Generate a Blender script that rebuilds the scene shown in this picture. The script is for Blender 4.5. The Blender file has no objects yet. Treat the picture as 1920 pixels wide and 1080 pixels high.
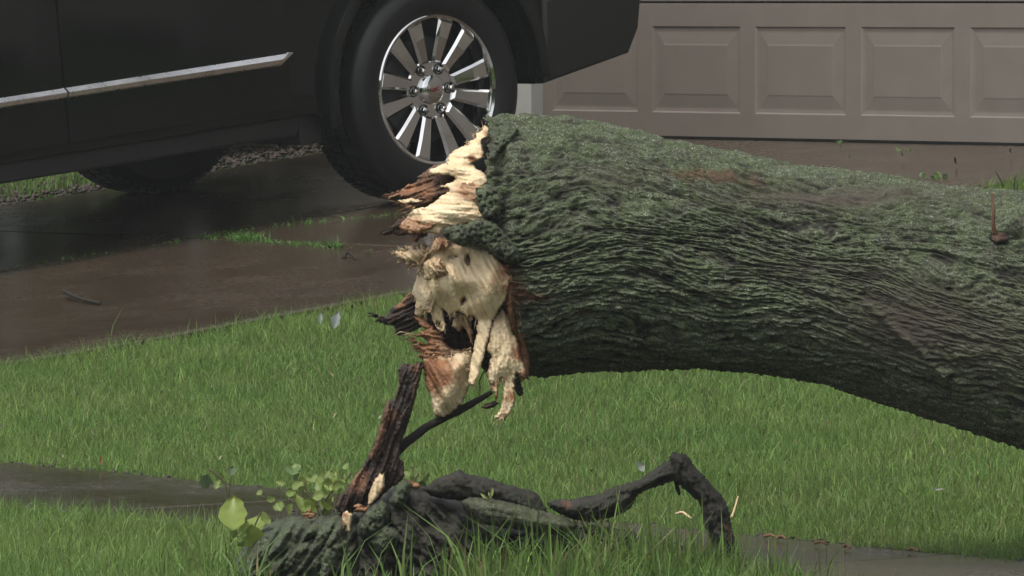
import bpy, bmesh, math, random
import numpy as np
from mathutils import Vector, Matrix
from mathutils.geometry import delaunay_2d_cdt

random.seed(7); RNG = np.random.default_rng(7)
scene = bpy.context.scene
COL = scene.collection

# ------------------------------------------------------------------ camera
F = 15000.0                      # focal length in pixels of a 1920-wide frame
ZC = 1.42                        # eye height above the verge
PITCH = math.atan(540.0 / F)
CAM = np.array([0.0, 0.0, ZC])
FW = np.array([0.0, math.cos(PITCH), -math.sin(PITCH)])
UPV = np.array([0.0, math.sin(PITCH), math.cos(PITCH)])
cam_data = bpy.data.cameras.new('camera')
cam = bpy.data.objects.new('camera', cam_data); COL.objects.link(cam)
cam_data.sensor_width = 36.0
cam_data.lens = 36.0 * F / 1920.0
cam_data.clip_start = 0.5; cam_data.clip_end = 2000
cam.location = CAM
cam.rotation_euler = (math.pi / 2 - PITCH, 0, 0)
scene.camera = cam

# ------------------------------------------------------------------ sky, sun, exposure
SUN_EL, SUN_AZ = math.radians(60), math.radians(212)    # azimuth clockwise from +Y: behind the camera, to its left
world = bpy.data.worlds.new('World'); scene.world = world
world.use_nodes = True
wn, wl = world.node_tree.nodes, world.node_tree.links
bg = wn['Background']
sky = wn.new('ShaderNodeTexSky'); sky.sky_type = 'NISHITA'; sky.sun_disc = False
sky.sun_elevation = SUN_EL; sky.sun_rotation = SUN_AZ
sky.air_density = 1.0; sky.dust_density = 3.0; sky.ozone_density = 1.0
hsv = wn.new('ShaderNodeHueSaturation'); hsv.inputs['Saturation'].default_value = 0.22
wl.new(sky.outputs[0], hsv.inputs['Color']); wl.new(hsv.outputs[0], bg.inputs['Color'])
bg.inputs['Strength'].default_value = 0.15
sun_data = bpy.data.lights.new('sun', 'SUN'); sun = bpy.data.objects.new('sun', sun_data); COL.objects.link(sun)
sun_data.energy = 1.4; sun_data.angle = math.radians(14); sun_data.color = (1.0, 0.95, 0.86)
sdir = Vector((math.sin(SUN_AZ) * math.cos(SUN_EL), math.cos(SUN_AZ) * math.cos(SUN_EL), math.sin(SUN_EL)))
sun.rotation_euler = sdir.to_track_quat('Z', 'Y').to_euler()
scene.view_settings.view_transform = 'Standard'
scene.view_settings.look = 'None'
scene.view_settings.exposure = 0.78
scene.view_settings.gamma = 1.0
scene.view_settings.use_curve_mapping = False

# ------------------------------------------------------------------ maths helpers
def P(px, py, d):
    """world point seen at photo pixel (px,py), d metres in front of the camera"""
    px = np.asarray(px, float); py = np.asarray(py, float); d = np.asarray(d, float)
    x = d * (px - 960) / F
    k = -(py - 540) / F
    y = d * (FW[1] + UPV[1] * k)
    z = ZC + d * (FW[2] + UPV[2] * k)
    return np.stack([np.broadcast_to(x, z.shape), y, z], -1)

_perm = np.random.default_rng(3).permutation(4096)
_grad = np.random.default_rng(4).normal(size=(4096, 3)); _grad /= np.linalg.norm(_grad, axis=1)[:, None]
def pn(x, y, z=0.0, seed=0):
    x, y, z = np.broadcast_arrays(np.asarray(x, float), np.asarray(y, float), np.asarray(z, float))
    x = x + seed * 17.31; y = y + seed * 5.77; z = z + seed * 11.13
    xi, yi, zi = np.floor(x).astype(int), np.floor(y).astype(int), np.floor(z).astype(int)
    fx, fy, fz = x - xi, y - yi, z - zi
    ux, uy, uz = [f * f * f * (f * (f * 6 - 15) + 10) for f in (fx, fy, fz)]
    def g(i, j, k):
        h = _perm[(_perm[(_perm[(xi + i) & 4095] + yi + j) & 4095] + zi + k) & 4095]
        v = _grad[h]
        return v[..., 0] * (fx - i) + v[..., 1] * (fy - j) + v[..., 2] * (fz - k)
    def lp(a, b, t): return a + (b - a) * t
    return 1.5 * lp(lp(lp(g(0,0,0), g(1,0,0), ux), lp(g(0,1,0), g(1,1,0), ux), uy),
                    lp(lp(g(0,0,1), g(1,0,1), ux), lp(g(0,1,1), g(1,1,1), ux), uy), uz)
def fbm(x, y, z=0.0, seed=0, octv=4, gain=0.5):
    a, s, f = 1.0, 0.0, 1.0
    for o in range(octv):
        s = s + a * pn(np.asarray(x) * f, np.asarray(y) * f, np.asarray(z) * f, seed + o * 3)
        a *= gain; f *= 2.03
    return s
def sstep(a, b, x):
    t = np.clip((np.asarray(x, float) - a) / (b - a), 0, 1); return t * t * (3 - 2 * t)

# ------------------------------------------------------------------ lie of the land
# t runs from the street up to the house, s along the street (towards the right and the camera)
S0 = np.array([-0.281, 20.1])
UA, VA = np.array([0.766, 0.643]), np.array([0.643, -0.766])
SLOPE = 0.117
_pt = np.array([-60, -4.2, -2.2, -2.19, -1.6, 0.0, 0.3, 1.3, 1.45, 3.0, 4.0, 9.0, 12.0, 60.0])
_pz = np.array([-.3, -.16, -.14, -.03, -.01, 0.0, .005, .012, .022, .022 + 1.55 * SLOPE, .022 + 2.55 * SLOPE + .025, .022 + 7.55 * SLOPE + .031, .98, 1.2])
def prof(t): return np.interp(t, _pt, _pz)
def ts(x, y):
    dx, dy = np.asarray(x) - S0[0], np.asarray(y) - S0[1]
    return dx * UA[0] + dy * UA[1], dx * VA[0] + dy * VA[1]
def xy(t, s):
    return S0[0] + t * UA[0] + s * VA[0], S0[1] + t * UA[1] + s * VA[1]
def gz(t, s):
    return prof(t) - 0.014 * (1 - sstep(1.5, 4.0, t)) * np.clip(s, -8, 8)
def G(px, py, lift=0.0):
    """where the sight line through a photo pixel meets the ground: x, y, z, t, s"""
    d = np.linspace(15, 60, 9001)
    p = P(np.full_like(d, px), np.full_like(d, py), d)
    t, s = ts(p[:, 0], p[:, 1])
    below = p[:, 2] < gz(t, s) + lift
    i = int(np.argmax(below))
    return p[i, 0], p[i, 1], p[i, 2], t[i], s[i]
def px_of(p):
    p = np.asarray(p) - CAM
    dd = p @ FW
    return 960 + F * p[..., 0] / dd, 540 - F * (p @ UPV) / dd, dd

# ------------------------------------------------------------------ object helpers
def tag(o, label=None, cat=None, group=None, kind=None):
    if label: o['label'] = label
    if cat: o['category'] = cat
    if group: o['group'] = group
    if kind: o['kind'] = kind
    return o
def empty(name, loc, **k):
    o = bpy.data.objects.new(name, None); COL.objects.link(o)
    o.location = [float(v) for v in loc]; o.empty_display_size = .1
    tag(o, **k); return o
def mesh_np(name, v, f, smooth=True):
    """v (n,3), f list of faces or (m,k) array"""
    me = bpy.data.meshes.new(name)
    v = np.ascontiguousarray(v, dtype=np.float32)
    if isinstance(f, np.ndarray):
        m, k = f.shape
        me.vertices.add(len(v)); me.vertices.foreach_set('co', v.ravel())
        me.loops.add(m * k); me.loops.foreach_set('vertex_index', f.astype(np.int32).ravel())
        me.polygons.add(m)
        me.polygons.foreach_set('loop_start', np.arange(0, m * k, k, dtype=np.int32))
        me.polygons.foreach_set('loop_total', np.full(m, k, dtype=np.int32))
        me.update(calc_edges=True)
    else:
        me.from_pydata([tuple(map(float, p)) for p in v], [], f); me.update()
    me.validate()
    if smooth:
        me.polygons.foreach_set('use_smooth', np.ones(len(me.polygons), bool))
    return me
def attr(me, name, val):
    a = me.attributes.new(name, 'FLOAT', 'POINT'); a.data.foreach_set('value', np.asarray(val, np.float32).ravel())
def attr_col(me, name, rgb):
    a = me.attributes.new(name, 'FLOAT_COLOR', 'POINT')
    c = np.ones((len(rgb), 4), np.float32); c[:, :3] = rgb
    a.data.foreach_set('color', c.ravel())
def obj(name, me, m=None, parent=None, **k):
    o = bpy.data.objects.new(name, me); COL.objects.link(o)
    if m is not None and len(me.materials) == 0: me.materials.append(m)
    if parent is not None: o.parent = parent
    tag(o, **k); return o
def rel(v, parent):
    return np.asarray(v, float) - np.array(parent.location) if parent is not None else np.asarray(v, float)
class MB:
    """collects boxes, prisms and tubes into one bmesh"""
    def __init__(s): s.bm = bmesh.new()
    def box(s, lo, hi, bevel=0.0):
        r = bmesh.ops.create_cube(s.bm, size=1.0)
        for v in r['verts']:
            v.co = Vector([lo[i] + (v.co[i] + .5) * (hi[i] - lo[i]) for i in range(3)])
        if bevel:
            es = list({e for v in r['verts'] for e in v.link_edges})
            bmesh.ops.bevel(s.bm, geom=es, offset=bevel, segments=2, affect='EDGES', profile=.6)
        return s
    def prism(s, pts, b0, b1, axis=1, bevel=0.0, seg=2, mapf=None):
        """polygon pts extruded from b0 to b1 along axis (pts give the other two axes in order)"""
        n = len(pts)
        def mk(p, b):
            c = [p[0], p[1]]; c.insert(axis, b); return Vector(c)
        A = [s.bm.verts.new(mk(p, b0)) for p in pts]; B = [s.bm.verts.new(mk(p, b1)) for p in pts]
        fs = [s.bm.faces.new(A), s.bm.faces.new(B[::-1])]
        for i in range(n): fs.append(s.bm.faces.new((A[i], B[i], B[(i + 1) % n], A[(i + 1) % n])))
        bmesh.ops.recalc_face_normals(s.bm, faces=fs)
        if bevel:
            es = [e for e in set(fs[0].edges) | set(fs[1].edges)]
            bmesh.ops.bevel(s.bm, geom=es, offset=bevel, segments=seg, affect='EDGES', profile=.6, clamp_overlap=True)
        return s
    def lathe(s, prof_, n=48, axis=1, closed=False):
        """prof_ = [(r, h)] spun about axis"""
        rows = []
        for (r, h) in prof_:
            row = []
            for i in range(n):
                a = 2 * math.pi * i / n
                c = [r * math.cos(a), r * math.sin(a)]; c.insert(axis, h)
                row.append(s.bm.verts.new(c))
            rows.append(row)
        prs = list(zip(rows, rows[1:])) + ([(rows[-1], rows[0])] if closed else [])
        fs = []
        for A, B in prs:
            for i in range(n):
                fs.append(s.bm.faces.new((A[i], A[(i + 1) % n], B[(i + 1) % n], B[i])))
        if not closed:
            for R in (rows[0], rows[-1]):
                fs.append(s.bm.faces.new(R))
        bmesh.ops.recalc_face_normals(s.bm, faces=fs)
        return s
    def build(s, name, m, parent=None, smooth=False, **k):
        bmesh.ops.recalc_face_normals(s.bm, faces=s.bm.faces[:])
        me = bpy.data.meshes.new(name); s.bm.to_mesh(me); s.bm.free()
        if smooth:
            me.polygons.foreach_set('use_smooth', np.ones(len(me.polygons), bool))
            try: me.set_sharp_from_angle(angle=math.radians(32))
            except Exception: pass
        return obj(name, me, m, parent, **k)

# ------------------------------------------------------------------ materials
class NT:
    def __init__(s, name):
        s.m = bpy.data.materials.new(name); s.m.use_nodes = True
        s.n, s.l = s.m.node_tree.nodes, s.m.node_tree.links
        s.b = s.n['Principled BSDF']; s.out = s.n['Material Output']
    def coord(s, scale=(1, 1, 1), rot=(0, 0, 0)):
        tc = s.n.new('ShaderNodeTexCoord'); mp = s.n.new('ShaderNodeMapping')
        mp.inputs['Scale'].default_value = scale; mp.inputs['Rotation'].default_value = rot
        s.l.new(tc.outputs['Object'], mp.inputs[0]); return mp.outputs[0]
    def noise(s, vec, scale, detail=4, rough=.55, dist=0.0):
        t = s.n.new('ShaderNodeTexNoise'); t.inputs['Scale'].default_value = scale
        t.inputs['Detail'].default_value = detail; t.inputs['Roughness'].default_value = rough
        t.inputs['Distortion'].default_value = dist
        s.l.new(vec, t.inputs['Vector']); return t.outputs[0]
    def voro(s, vec, scale):
        t = s.n.new('ShaderNodeTexVoronoi'); t.inputs['Scale'].default_value = scale
        s.l.new(vec, t.inputs['Vector']); return t.outputs
    def ramp(s, fac, stops):
        r = s.n.new('ShaderNodeValToRGB')
        while len(r.color_ramp.elements) < len(stops): r.color_ramp.elements.new(.5)
        for e, (p, c) in zip(r.color_ramp.elements, stops):
            e.position = p; e.color = (c, c, c, 1) if not hasattr(c, '__len__') else (*c, 1)
        s.l.new(fac, r.inputs[0]); return r.outputs[0]
    def mix(s, fac, a, b):
        x = s.n.new('ShaderNodeMix'); x.data_type = 'RGBA'
        for sock, v in ((x.inputs[0], fac), (x.inputs[6], a), (x.inputs[7], b)):
            if hasattr(v, 'is_linked') or hasattr(v, 'links'): s.l.new(v, sock)
            elif hasattr(v, '__len__'): sock.default_value = (*v, 1)
            else: sock.default_value = v
        return x.outputs[2]
    def math(s, op, a, b=None):
        x = s.n.new('ShaderNodeMath'); x.operation = op
        for i, v in enumerate((a, b)):
            if v is None: continue
            if hasattr(v, 'links'): s.l.new(v, x.inputs[i])
            else: x.inputs[i].default_value = v
        x.use_clamp = op in ('ADD', 'MULTIPLY', 'SUBTRACT')
        return x.outputs[0]
    def attr(s, name, col=False):
        a = s.n.new('ShaderNodeAttribute'); a.attribute_name = name
        return a.outputs['Color'] if col else a.outputs['Fac']
    def bump(s, h, strength=.4, dist=.01):
        b = s.n.new('ShaderNodeBump'); b.inputs['Strength'].default_value = strength; b.inputs['Distance'].default_value = dist
        s.l.new(h, b.inputs['Height']); s.l.new(b.outputs[0], s.b.inputs['Normal'])
    def base(s, c):
        if hasattr(c, 'links'): s.l.new(c, s.b.inputs['Base Color'])
        else: s.b.inputs['Base Color'].default_value = (*c, 1)
    def rough(s, r):
        if hasattr(r, 'links'): s.l.new(r, s.b.inputs['Roughness'])
        else: s.b.inputs['Roughness'].default_value = r
    def set(s, **k):
        for a, v in k.items(): s.b.inputs[a.replace('_', ' ')].default_value = v
        return s

def m_simple(name, c, rough=.5, metal=0.0, var=.15, scale=30, bump=0.0, spec=.5):
    t = NT(name); n = t.noise(t.coord(), scale, 5, .6)
    t.base(t.ramp(n, [(.3, tuple(x * (1 - var) for x in c)), (.7, tuple(min(1, x * (1 + var)) for x in c))]))
    t.rough(t.ramp(n, [(.3, max(0, rough - .06)), (.7, min(1, rough + .06))])); t.b.inputs['Metallic'].default_value = metal
    t.b.inputs['Specular IOR Level'].default_value = spec
    if bump: t.bump(n, bump, .003)
    return t.m

def m_bark(name, moss=1.0, tone=1.0):
    t = NT(name); c = t.coord()
    h = t.attr('h'); bare = t.attr('bare')
    n1 = t.noise(c, 9, 5, .6); n2 = t.noise(c, 85, 5, .7); n3 = t.noise(c, 260, 4, .65); n4 = t.noise(c, 20, 6, .72, .6); n5 = t.noise(t.coord((.35, 1, 1)), 42, 5, .7, .4)
    f = lambda *v: tuple(x * tone for x in v)
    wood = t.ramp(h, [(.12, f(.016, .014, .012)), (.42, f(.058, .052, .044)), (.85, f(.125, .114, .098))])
    wood = t.mix(t.ramp(n5, [(.35, .75), (.6, 0.0)]), wood, f(.030, .025, .022))
    wood = t.mix(t.ramp(n3, [(.40, .65), (.58, 0.0)]), wood, f(.020, .018, .015))
    mcol = t.mix(t.ramp(t.math('ADD', t.math('MULTIPLY', n2, .45), t.math('MULTIPLY', n3, .55)), [(.36, 0.0), (.66, 1.0)]), f(.022, .036, .011), f(.165, .215, .098))
    mfac = t.math('MULTIPLY', t.math('MULTIPLY', t.ramp(n4, [(.31, 0.0), (.55, 1.0)]), t.ramp(h, [(.18, .1), (.5, 1.0)])), .85 * moss)
    c1 = t.mix(mfac, wood, mcol)
    lf = t.math('MULTIPLY', t.math('MULTIPLY', t.ramp(n3, [(.50, 0.0), (.62, 1.0)]), t.ramp(h, [(.35, 0.0), (.7, 1.0)])), t.ramp(n5, [(.42, 0.0), (.58, .9 * moss)]))
    c2 = t.mix(lf, c1, f(.27, .31, .22))
    n6 = t.noise(c, 150, 2, .5)
    c2 = t.mix(t.math('MULTIPLY', t.ramp(n6, [(.66, 0.0), (.72, 1.0)]), t.ramp(h, [(.3, 0.0), (.6, .8 * moss)])), c2, f(.42, .44, .38))
    bc = t.mix(n2, f(.045, .036, .028), f(.112, .092, .070))
    c3 = t.mix(t.math('MULTIPLY', bare, t.ramp(n4, [(.28, .35), (.5, 1.0)])), c2, bc)
    rd = t.attr('red')
    c4 = t.mix(rd, c3, t.mix(n2, (.045, .022, .013), (.14, .068, .038)))
    t.base(c4); t.rough(t.ramp(n1, [(.35, .55), (.65, .85)])); t.b.inputs['Specular IOR Level'].default_value = .3
    t.bump(t.math('ADD', t.math('MULTIPLY', n2, .6), t.math('MULTIPLY', n3, .4)), .9, .010)
    return t.m

def m_wood(name):
    """torn timber: attribute stain 0 = pale sapwood, .5 = orange brown, 1 = dark wet brown; gc = position along / across the grain"""
    t = NT(name)
    ga = t.n.new('ShaderNodeAttribute'); ga.attribute_name = 'gc'
    mp = t.n.new('ShaderNodeMapping'); mp.inputs['Scale'].default_value = (14, 150, 1); t.l.new(ga.outputs['Vector'], mp.inputs[0])
    fib = t.noise(mp.outputs[0], 1.0, 6, .7, .3)
    mp2 = t.n.new('ShaderNodeMapping'); mp2.inputs['Scale'].default_value = (30, 420, 1); t.l.new(ga.outputs['Vector'], mp2.inputs[0])
    fib2 = t.noise(mp2.outputs[0], 1.0, 4, .7)
    g = t.attr('grain')
    c = t.coord()
    n1 = t.noise(c, 14, 5, .6); n2 = t.noise(c, 160, 4, .6)
    gg = t.math('ADD', t.math('MULTIPLY', g, .45), t.math('MULTIPLY', fib, .55))
    pale = t.ramp(gg, [(.25, (.40, .28, .145)), (.45, (.57, .450, .280)), (.72, (.655, .545, .365))])
    pale = t.mix(t.ramp(n1, [(.48, 0.0), (.75, .40)]), pale, (.52, .39, .20))
    tan = t.ramp(gg, [(.3, (.11, .042, .017)), (.7, (.30, .145, .068))])
    dark = t.ramp(gg, [(.28, (.007, .005, .004)), (.5, (.019, .011, .008)), (.75, (.052, .030, .020))])
    st = t.math('ADD', t.attr('stain'), t.math('MULTIPLY', t.math('SUBTRACT', fib, .5), .30))
    a = t.mix(t.ramp(st, [(.12, 0.0), (.46, 1.0)]), pale, tan)
    b = t.mix(t.ramp(st, [(.52, 0.0), (.88, 1.0)]), a, dark)
    t.base(b); t.rough(t.ramp(n2, [(.3, .45), (.7, .75)]))
    t.b.inputs['Specular IOR Level'].default_value = .3
    t.bump(t.math('ADD', t.math('MULTIPLY', fib, .65), t.math('MULTIPLY', fib2, .35)), .38, .005)
    return t.m

def m_leafy(name, trans=.3, rough=.42):
    t = NT(name)
    col = t.attr('col', True)
    t.base(col); t.rough(rough); t.b.inputs['Specular IOR Level'].default_value = .3
    tr = t.n.new('ShaderNodeBsdfTranslucent'); t.l.new(col, tr.inputs[0])
    mx = t.n.new('ShaderNodeMixShader'); mx.inputs[0].default_value = trans
    t.l.new(t.b.outputs[0], mx.inputs[1]); t.l.new(tr.outputs[0], mx.inputs[2]); t.l.new(mx.outputs[0], t.out.inputs[0])
    return t.m

def m_concrete(name, a, b, wet=.22, spots=True):
    t = NT(name); c = t.coord()
    n1 = t.noise(c, 1.1, 6, .62, .4); n2 = t.noise(c, 38, 5, .7); n3 = t.noise(c, 190, 3, .6); n5 = t.noise(c, 1.6, 5, .6, .5)
    base = t.mix(t.ramp(n1, [(.3, 0.0), (.7, 1.0)]), a, b)
    base = t.mix(t.ramp(n2, [(.36, .55), (.62, 0.0)]), base, tuple(x * .6 for x in a))
    base = t.mix(t.ramp(n3, [(.62, 0.0), (.72, .5)]), base, tuple(min(1, x * 1.9) for x in b))
    t.base(base)
    t.rough(t.ramp(t.math('ADD', t.math('MULTIPLY', n5, .7), t.math('MULTIPLY', n2, .3)), [(.40, wet), (.62, wet + .22)]))
    t.bump(t.math('ADD', t.math('MULTIPLY', n2, .5), t.math('MULTIPLY', n3, .5)), .16, .003)
    t.b.inputs['Specular IOR Level'].default_value = .42
    return t.m

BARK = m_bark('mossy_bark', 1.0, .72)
BARK_DARK = m_bark('wet_bark', .30, .34)
BARK_STUMP = m_bark('stump_bark', 1.0, .56)
BARK_WET = m_bark('soaked_bark', .12, .24)
WOOD = m_wood('torn_wood')
GRASS = m_leafy('grass_blades', .40, .5)
LEAF = m_leafy('weed_leaf', .35, .4)
CONC = m_concrete('wet_driveway_concrete', (.046, .034, .023), (.064, .048, .034), .10)
WALK = m_concrete('wet_sidewalk_concrete', (.034, .027, .015), (.046, .038, .022), .09)
ASPH = m_concrete('street_asphalt', (.045, .045, .045), (.06, .06, .06), .3)
JOINT = m_simple('joint_dirt', (.095, .085, .055), .85, var=.4, scale=60, bump=.4)
DOOR = m_simple('taupe_door_paint', (.143, .124, .108), .38, var=.05, scale=9, bump=.05)
TRIM = m_simple('white_trim_paint', (.34, .34, .32), .5, var=.06, scale=12)
SIDING = m_simple('beige_siding', (.22, .20, .17), .6, var=.08, scale=8)
ROOF = m_simple('roof_shingle', (.07, .065, .06), .85, var=.3, scale=25, bump=.4)
PAINT = m_simple('black_car_paint', (.0035, .0042, .004), .12, var=.2, scale=3, spec=.38)
BLACK = m_simple('black_plastic', (.0035, .0038, .0036), .5, var=.25, scale=40, bump=.1)
RUBBER = m_simple('wet_tyre_rubber', (.0055, .0060, .0058), .5, var=.4, scale=22, bump=.2, spec=.3)
CHROME = m_simple('chrome', (.62, .62, .61), .07, 1.0, var=.04, scale=14)
STRIP = m_simple('bright_trim', (.90, .90, .90), .30, 1.0, var=.05, scale=20)
GLASS = m_simple('dark_glass', (.01, .012, .012), .06, var=.1)
RED = m_simple('red_print', (.14, .03, .03), .4, var=.05)
LAMP_RED = m_simple('tail_lens', (.22, .01, .01), .15, var=.05)
LAMP_CLEAR = m_simple('head_lens', (.55, .57, .58), .08, var=.05)

def m_soil():
    t = NT('lawn_soil'); c = t.coord()
    n1 = t.noise(c, .5, 6, .6); n2 = t.noise(c, 40, 5, .7)
    t.base(t.mix(t.ramp(n1, [(.3, 0.0), (.7, 1.0)]), t.mix(n2, (.022, .028, .012), (.045, .065, .020)), t.mix(n2, (.028, .030, .014), (.055, .085, .028))))
    t.rough(.95); t.b.inputs['Specular IOR Level'].default_value = .05; t.bump(n2, .5, .03); return t.m
SOIL = m_soil()
EARTH = m_simple('wet_earth', (.030, .022, .016), .65, var=.5, scale=45, bump=.6)
MULCH = m_simple('mulch', (.045, .034, .026), .7, var=.5, scale=30, bump=.5)
PEBBLE = m_simple('pebble', (.13, .118, .095), .5, var=.6, scale=14, bump=.2)
FOLIAGE = m_simple('far_foliage', (.045, .07, .03), .7, var=.4, scale=2)

# ------------------------------------------------------------------ ground, street, sidewalk
wheel_c = P(822, 168, 30.4)
e0 = G(0, 672); e1 = G(745, 558)
S_EDGE = .5 * (e0[4] + e1[4])                 # right-hand edge of the driveway
gar = G(1560, 267); T_GAR = gar[3]; Z_GAR = gar[2]
S_LEFT = (G(0, 388)[4] + G(165, 358)[4] + G(450, 312)[4]) / 3   # left-hand edge of the driveway
print('left edge', G(0, 388)[4], G(165, 358)[4], G(450, 312)[4])
SW0, SW1 = 0.36, 1.30                          # sidewalk
print('edge s', e0[3:], e1[3:], 'garage', gar, 'wheel ts', ts(wheel_c[0], wheel_c[1]), wheel_c)

def in_drive(t, s): return (s < S_EDGE) & (s > S_LEFT) & (t > SW1)
def ground_sheet():
    tt = np.concatenate([[-400, -150, -60, -25, -12, -8, -5, -4.2, -3, -2.3], np.arange(-2.2, 10.01, .1), [11, 12, 15, 22, 40, 80, 180, 500]])
    ss = np.concatenate([[-500, -200, -80, -40, -25, -18, -14], np.arange(-12, 7.01, .16), [9, 13, 20, 40, 80, 200, 500]])
    T, S = np.meshgrid(tt, ss, indexing='ij')
    z = gz(T, S) - .03
    near = (np.abs(T) < 12) & (np.abs(S) < 14)
    z = z + np.where(near, .008 * fbm(T * 1.5, S * 1.5, 0, 5, 3), 0)
    hard = ((T > SW0 - .05) & (T < SW1 + .05)) | ((S < S_EDGE + .03) & (S > S_LEFT - .03) & (T > -2.1)) | (T < -2.1)
    z = np.where(hard, z - .10, z)
    x, y = xy(T, S)
    n, m = T.shape
    idx = np.arange(n * m).reshape(n, m)
    f = np.stack([idx[:-1, :-1], idx[1:, :-1], idx[1:, 1:], idx[:-1, 1:]], -1).reshape(-1, 4)
    me = mesh_np('ground', np.stack([x, y, z], -1).reshape(-1, 3), f[:, ::-1])
    obj('ground', me, SOIL, kind='structure')
ground_sheet()

def slab_mesh(t0, t1, s0, s1, th=.10, nt=None, lift=0.0, bev=.008):
    """a concrete slab that follows the ground; bevelled lip"""
    nt = nt or max(2, int((t1 - t0) / .5)); ns = max(2, int((s1 - s0) / .7))
    tv = np.concatenate([[t0], np.linspace(t0 + bev, t1 - bev, nt + 1), [t1]])
    sv = np.concatenate([[s0], np.linspace(s0 + bev, s1 - bev, ns + 1), [s1]])
    T, S = np.meshgrid(tv, sv, indexing='ij')
    z = gz(T, S) + lift
    z[0] -= bev; z[-1] -= bev; z[:, 0] -= bev; z[:, -1] -= bev
    x, y = xy(T, S); n, m = T.shape
    top = np.stack([x, y, z], -1).reshape(-1, 3)
    idx = np.arange(n * m).reshape(n, m)
    f = [tuple(q) for q in np.stack([idx[:-1, :-1], idx[:-1, 1:], idx[1:, 1:], idx[1:, :-1]], -1).reshape(-1, 4)]
    rim = np.concatenate([idx[0, :-1], idx[:-1, -1], idx[-1, :0:-1], idx[:0:-1, 0]])
    bot = top[rim].copy(); bot[:, 2] -= th
    k0 = len(top); v = np.concatenate([top, bot]); k = len(rim)
    for i in range(k):
        j = (i + 1) % k; f.append((int(rim[i]), k0 + i, k0 + j, int(rim[j])))
    f.append(tuple(k0 + i for i in range(k)))
    me = mesh_np('slab', v, f, smooth=False)
    bm = bmesh.new(); bm.from_mesh(me); bmesh.ops.recalc_face_normals(bm, faces=bm.faces[:]); bm.to_mesh(me); bm.free()
    return me

# driveway: two columns of slabs with a transverse joint where the photograph shows weeds
tj = .5 * (G(480, 447)[3] + G(640, 462)[3]); sj = .5 * (G(60, 497)[4] + G(330, 455)[4])
print('joint t', tj, 'joint s', sj, S_EDGE, S_LEFT)
drive = obj('driveway', slab_mesh(SW1 + .0, T_GAR + .3, S_LEFT + .01, S_EDGE - .01, .08, 24, -.010, .004), JOINT, kind='structure')
trows = [SW1 + .012, tj - 3.05, tj, T_GAR + .02] if tj - 3.05 > SW1 + .6 else [SW1 + .012, tj, T_GAR + .02]
for i in range(len(trows) - 1):
    for (a, b) in ((S_LEFT, sj), (sj, S_EDGE)):
        g = .008
        obj('slab', slab_mesh(trows[i] + g, trows[i + 1] - g, a + g, b - g, .10), CONC, drive)
for (a, b) in ((S_LEFT, sj), (sj, S_EDGE)):
    obj('slab', slab_mesh(-2.15, SW0 - .012, a + .008, b - .008, .10), CONC, drive)
walk = obj('sidewalk', slab_mesh(SW0 + .02, SW1 - .02, -14, 8, .09, 6, -.03, .004), JOINT, kind='structure')
sl = -14.0
while sl < 8:
    obj('slab', slab_mesh(SW0, SW1 - .006, sl + .006, min(sl + 1.22, 8) - .006, .09, 4, random.uniform(-.003, .003)), WALK, walk)
    sl += 1.22
street = obj('street', slab_mesh(-9.2, -2.35, -60, 40, .1, 8, 0.0), ASPH, kind='structure')
kerb_me = slab_mesh(-2.33, -2.19, -60, 40, .3, 2, .01, .02)
for v in kerb_me.vertices:
    v.co.z = max(v.co.z, -.5)
kerb = obj('kerb', kerb_me, WALK, kind='structure')
for v in kerb_me.vertices:                       # the kerb stands a step above the gutter
    if v.co.z > -.2: v.co.z = max(v.co.z, -.02)

# ------------------------------------------------------------------ house with the garage door
def R3(a, b): x, y = xy(a, b); return np.array([x, y])
house_o = xy(T_GAR, gar[4])
house = bpy.data.objects.new('house', None); COL.objects.link(house)
house.location = (house_o[0], house_o[1], Z_GAR)
house.rotation_euler = (0, 0, math.atan2(VA[1], VA[0]))      # local +X runs along the wall to the right, local -Y faces the drive? see below
tag(house, 'beige house with a taupe raised-panel garage door facing the driveway', 'house')
# local frame: X = along street (VA), Y = rot90(VA) = (0.766,0.643) = into the house, Z up
def wall_s(px, py=150):
    """local x on the garage plane for a photo column, and local z for a row"""
    d = np.linspace(25, 40, 30001); p = P(np.full_like(d, px), np.full_like(d, py), d)
    t, s = ts(p[:, 0], p[:, 1]); i = int(np.argmax(t > T_GAR + .03)); return s[i] - gar[4], p[i, 2] - Z_GAR
xl = wall_s(1019)[0]
xc = [wall_s(q)[0] for q in (1115, 1306, 1499, 1701)]
pitch = (xc[3] - xc[0]) / 3.0
pw = abs(wall_s(1389)[0] - wall_s(1224)[0])
z_top, z_pt, z_pb = wall_s(1560, 4)[1], wall_s(1500, 50)[1], wall_s(1500, 215)[1]
print('door xl', xl, 'xc', xc, 'pitch', pitch, 'pw', pw, 'z', z_top, z_pt, z_pb)
NP = 8
door_w = (xc[0] - pitch / 2 - xl) + NP * pitch + (xc[0] - pitch / 2 - xl)
SEC = z_top
secs = 4
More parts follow.
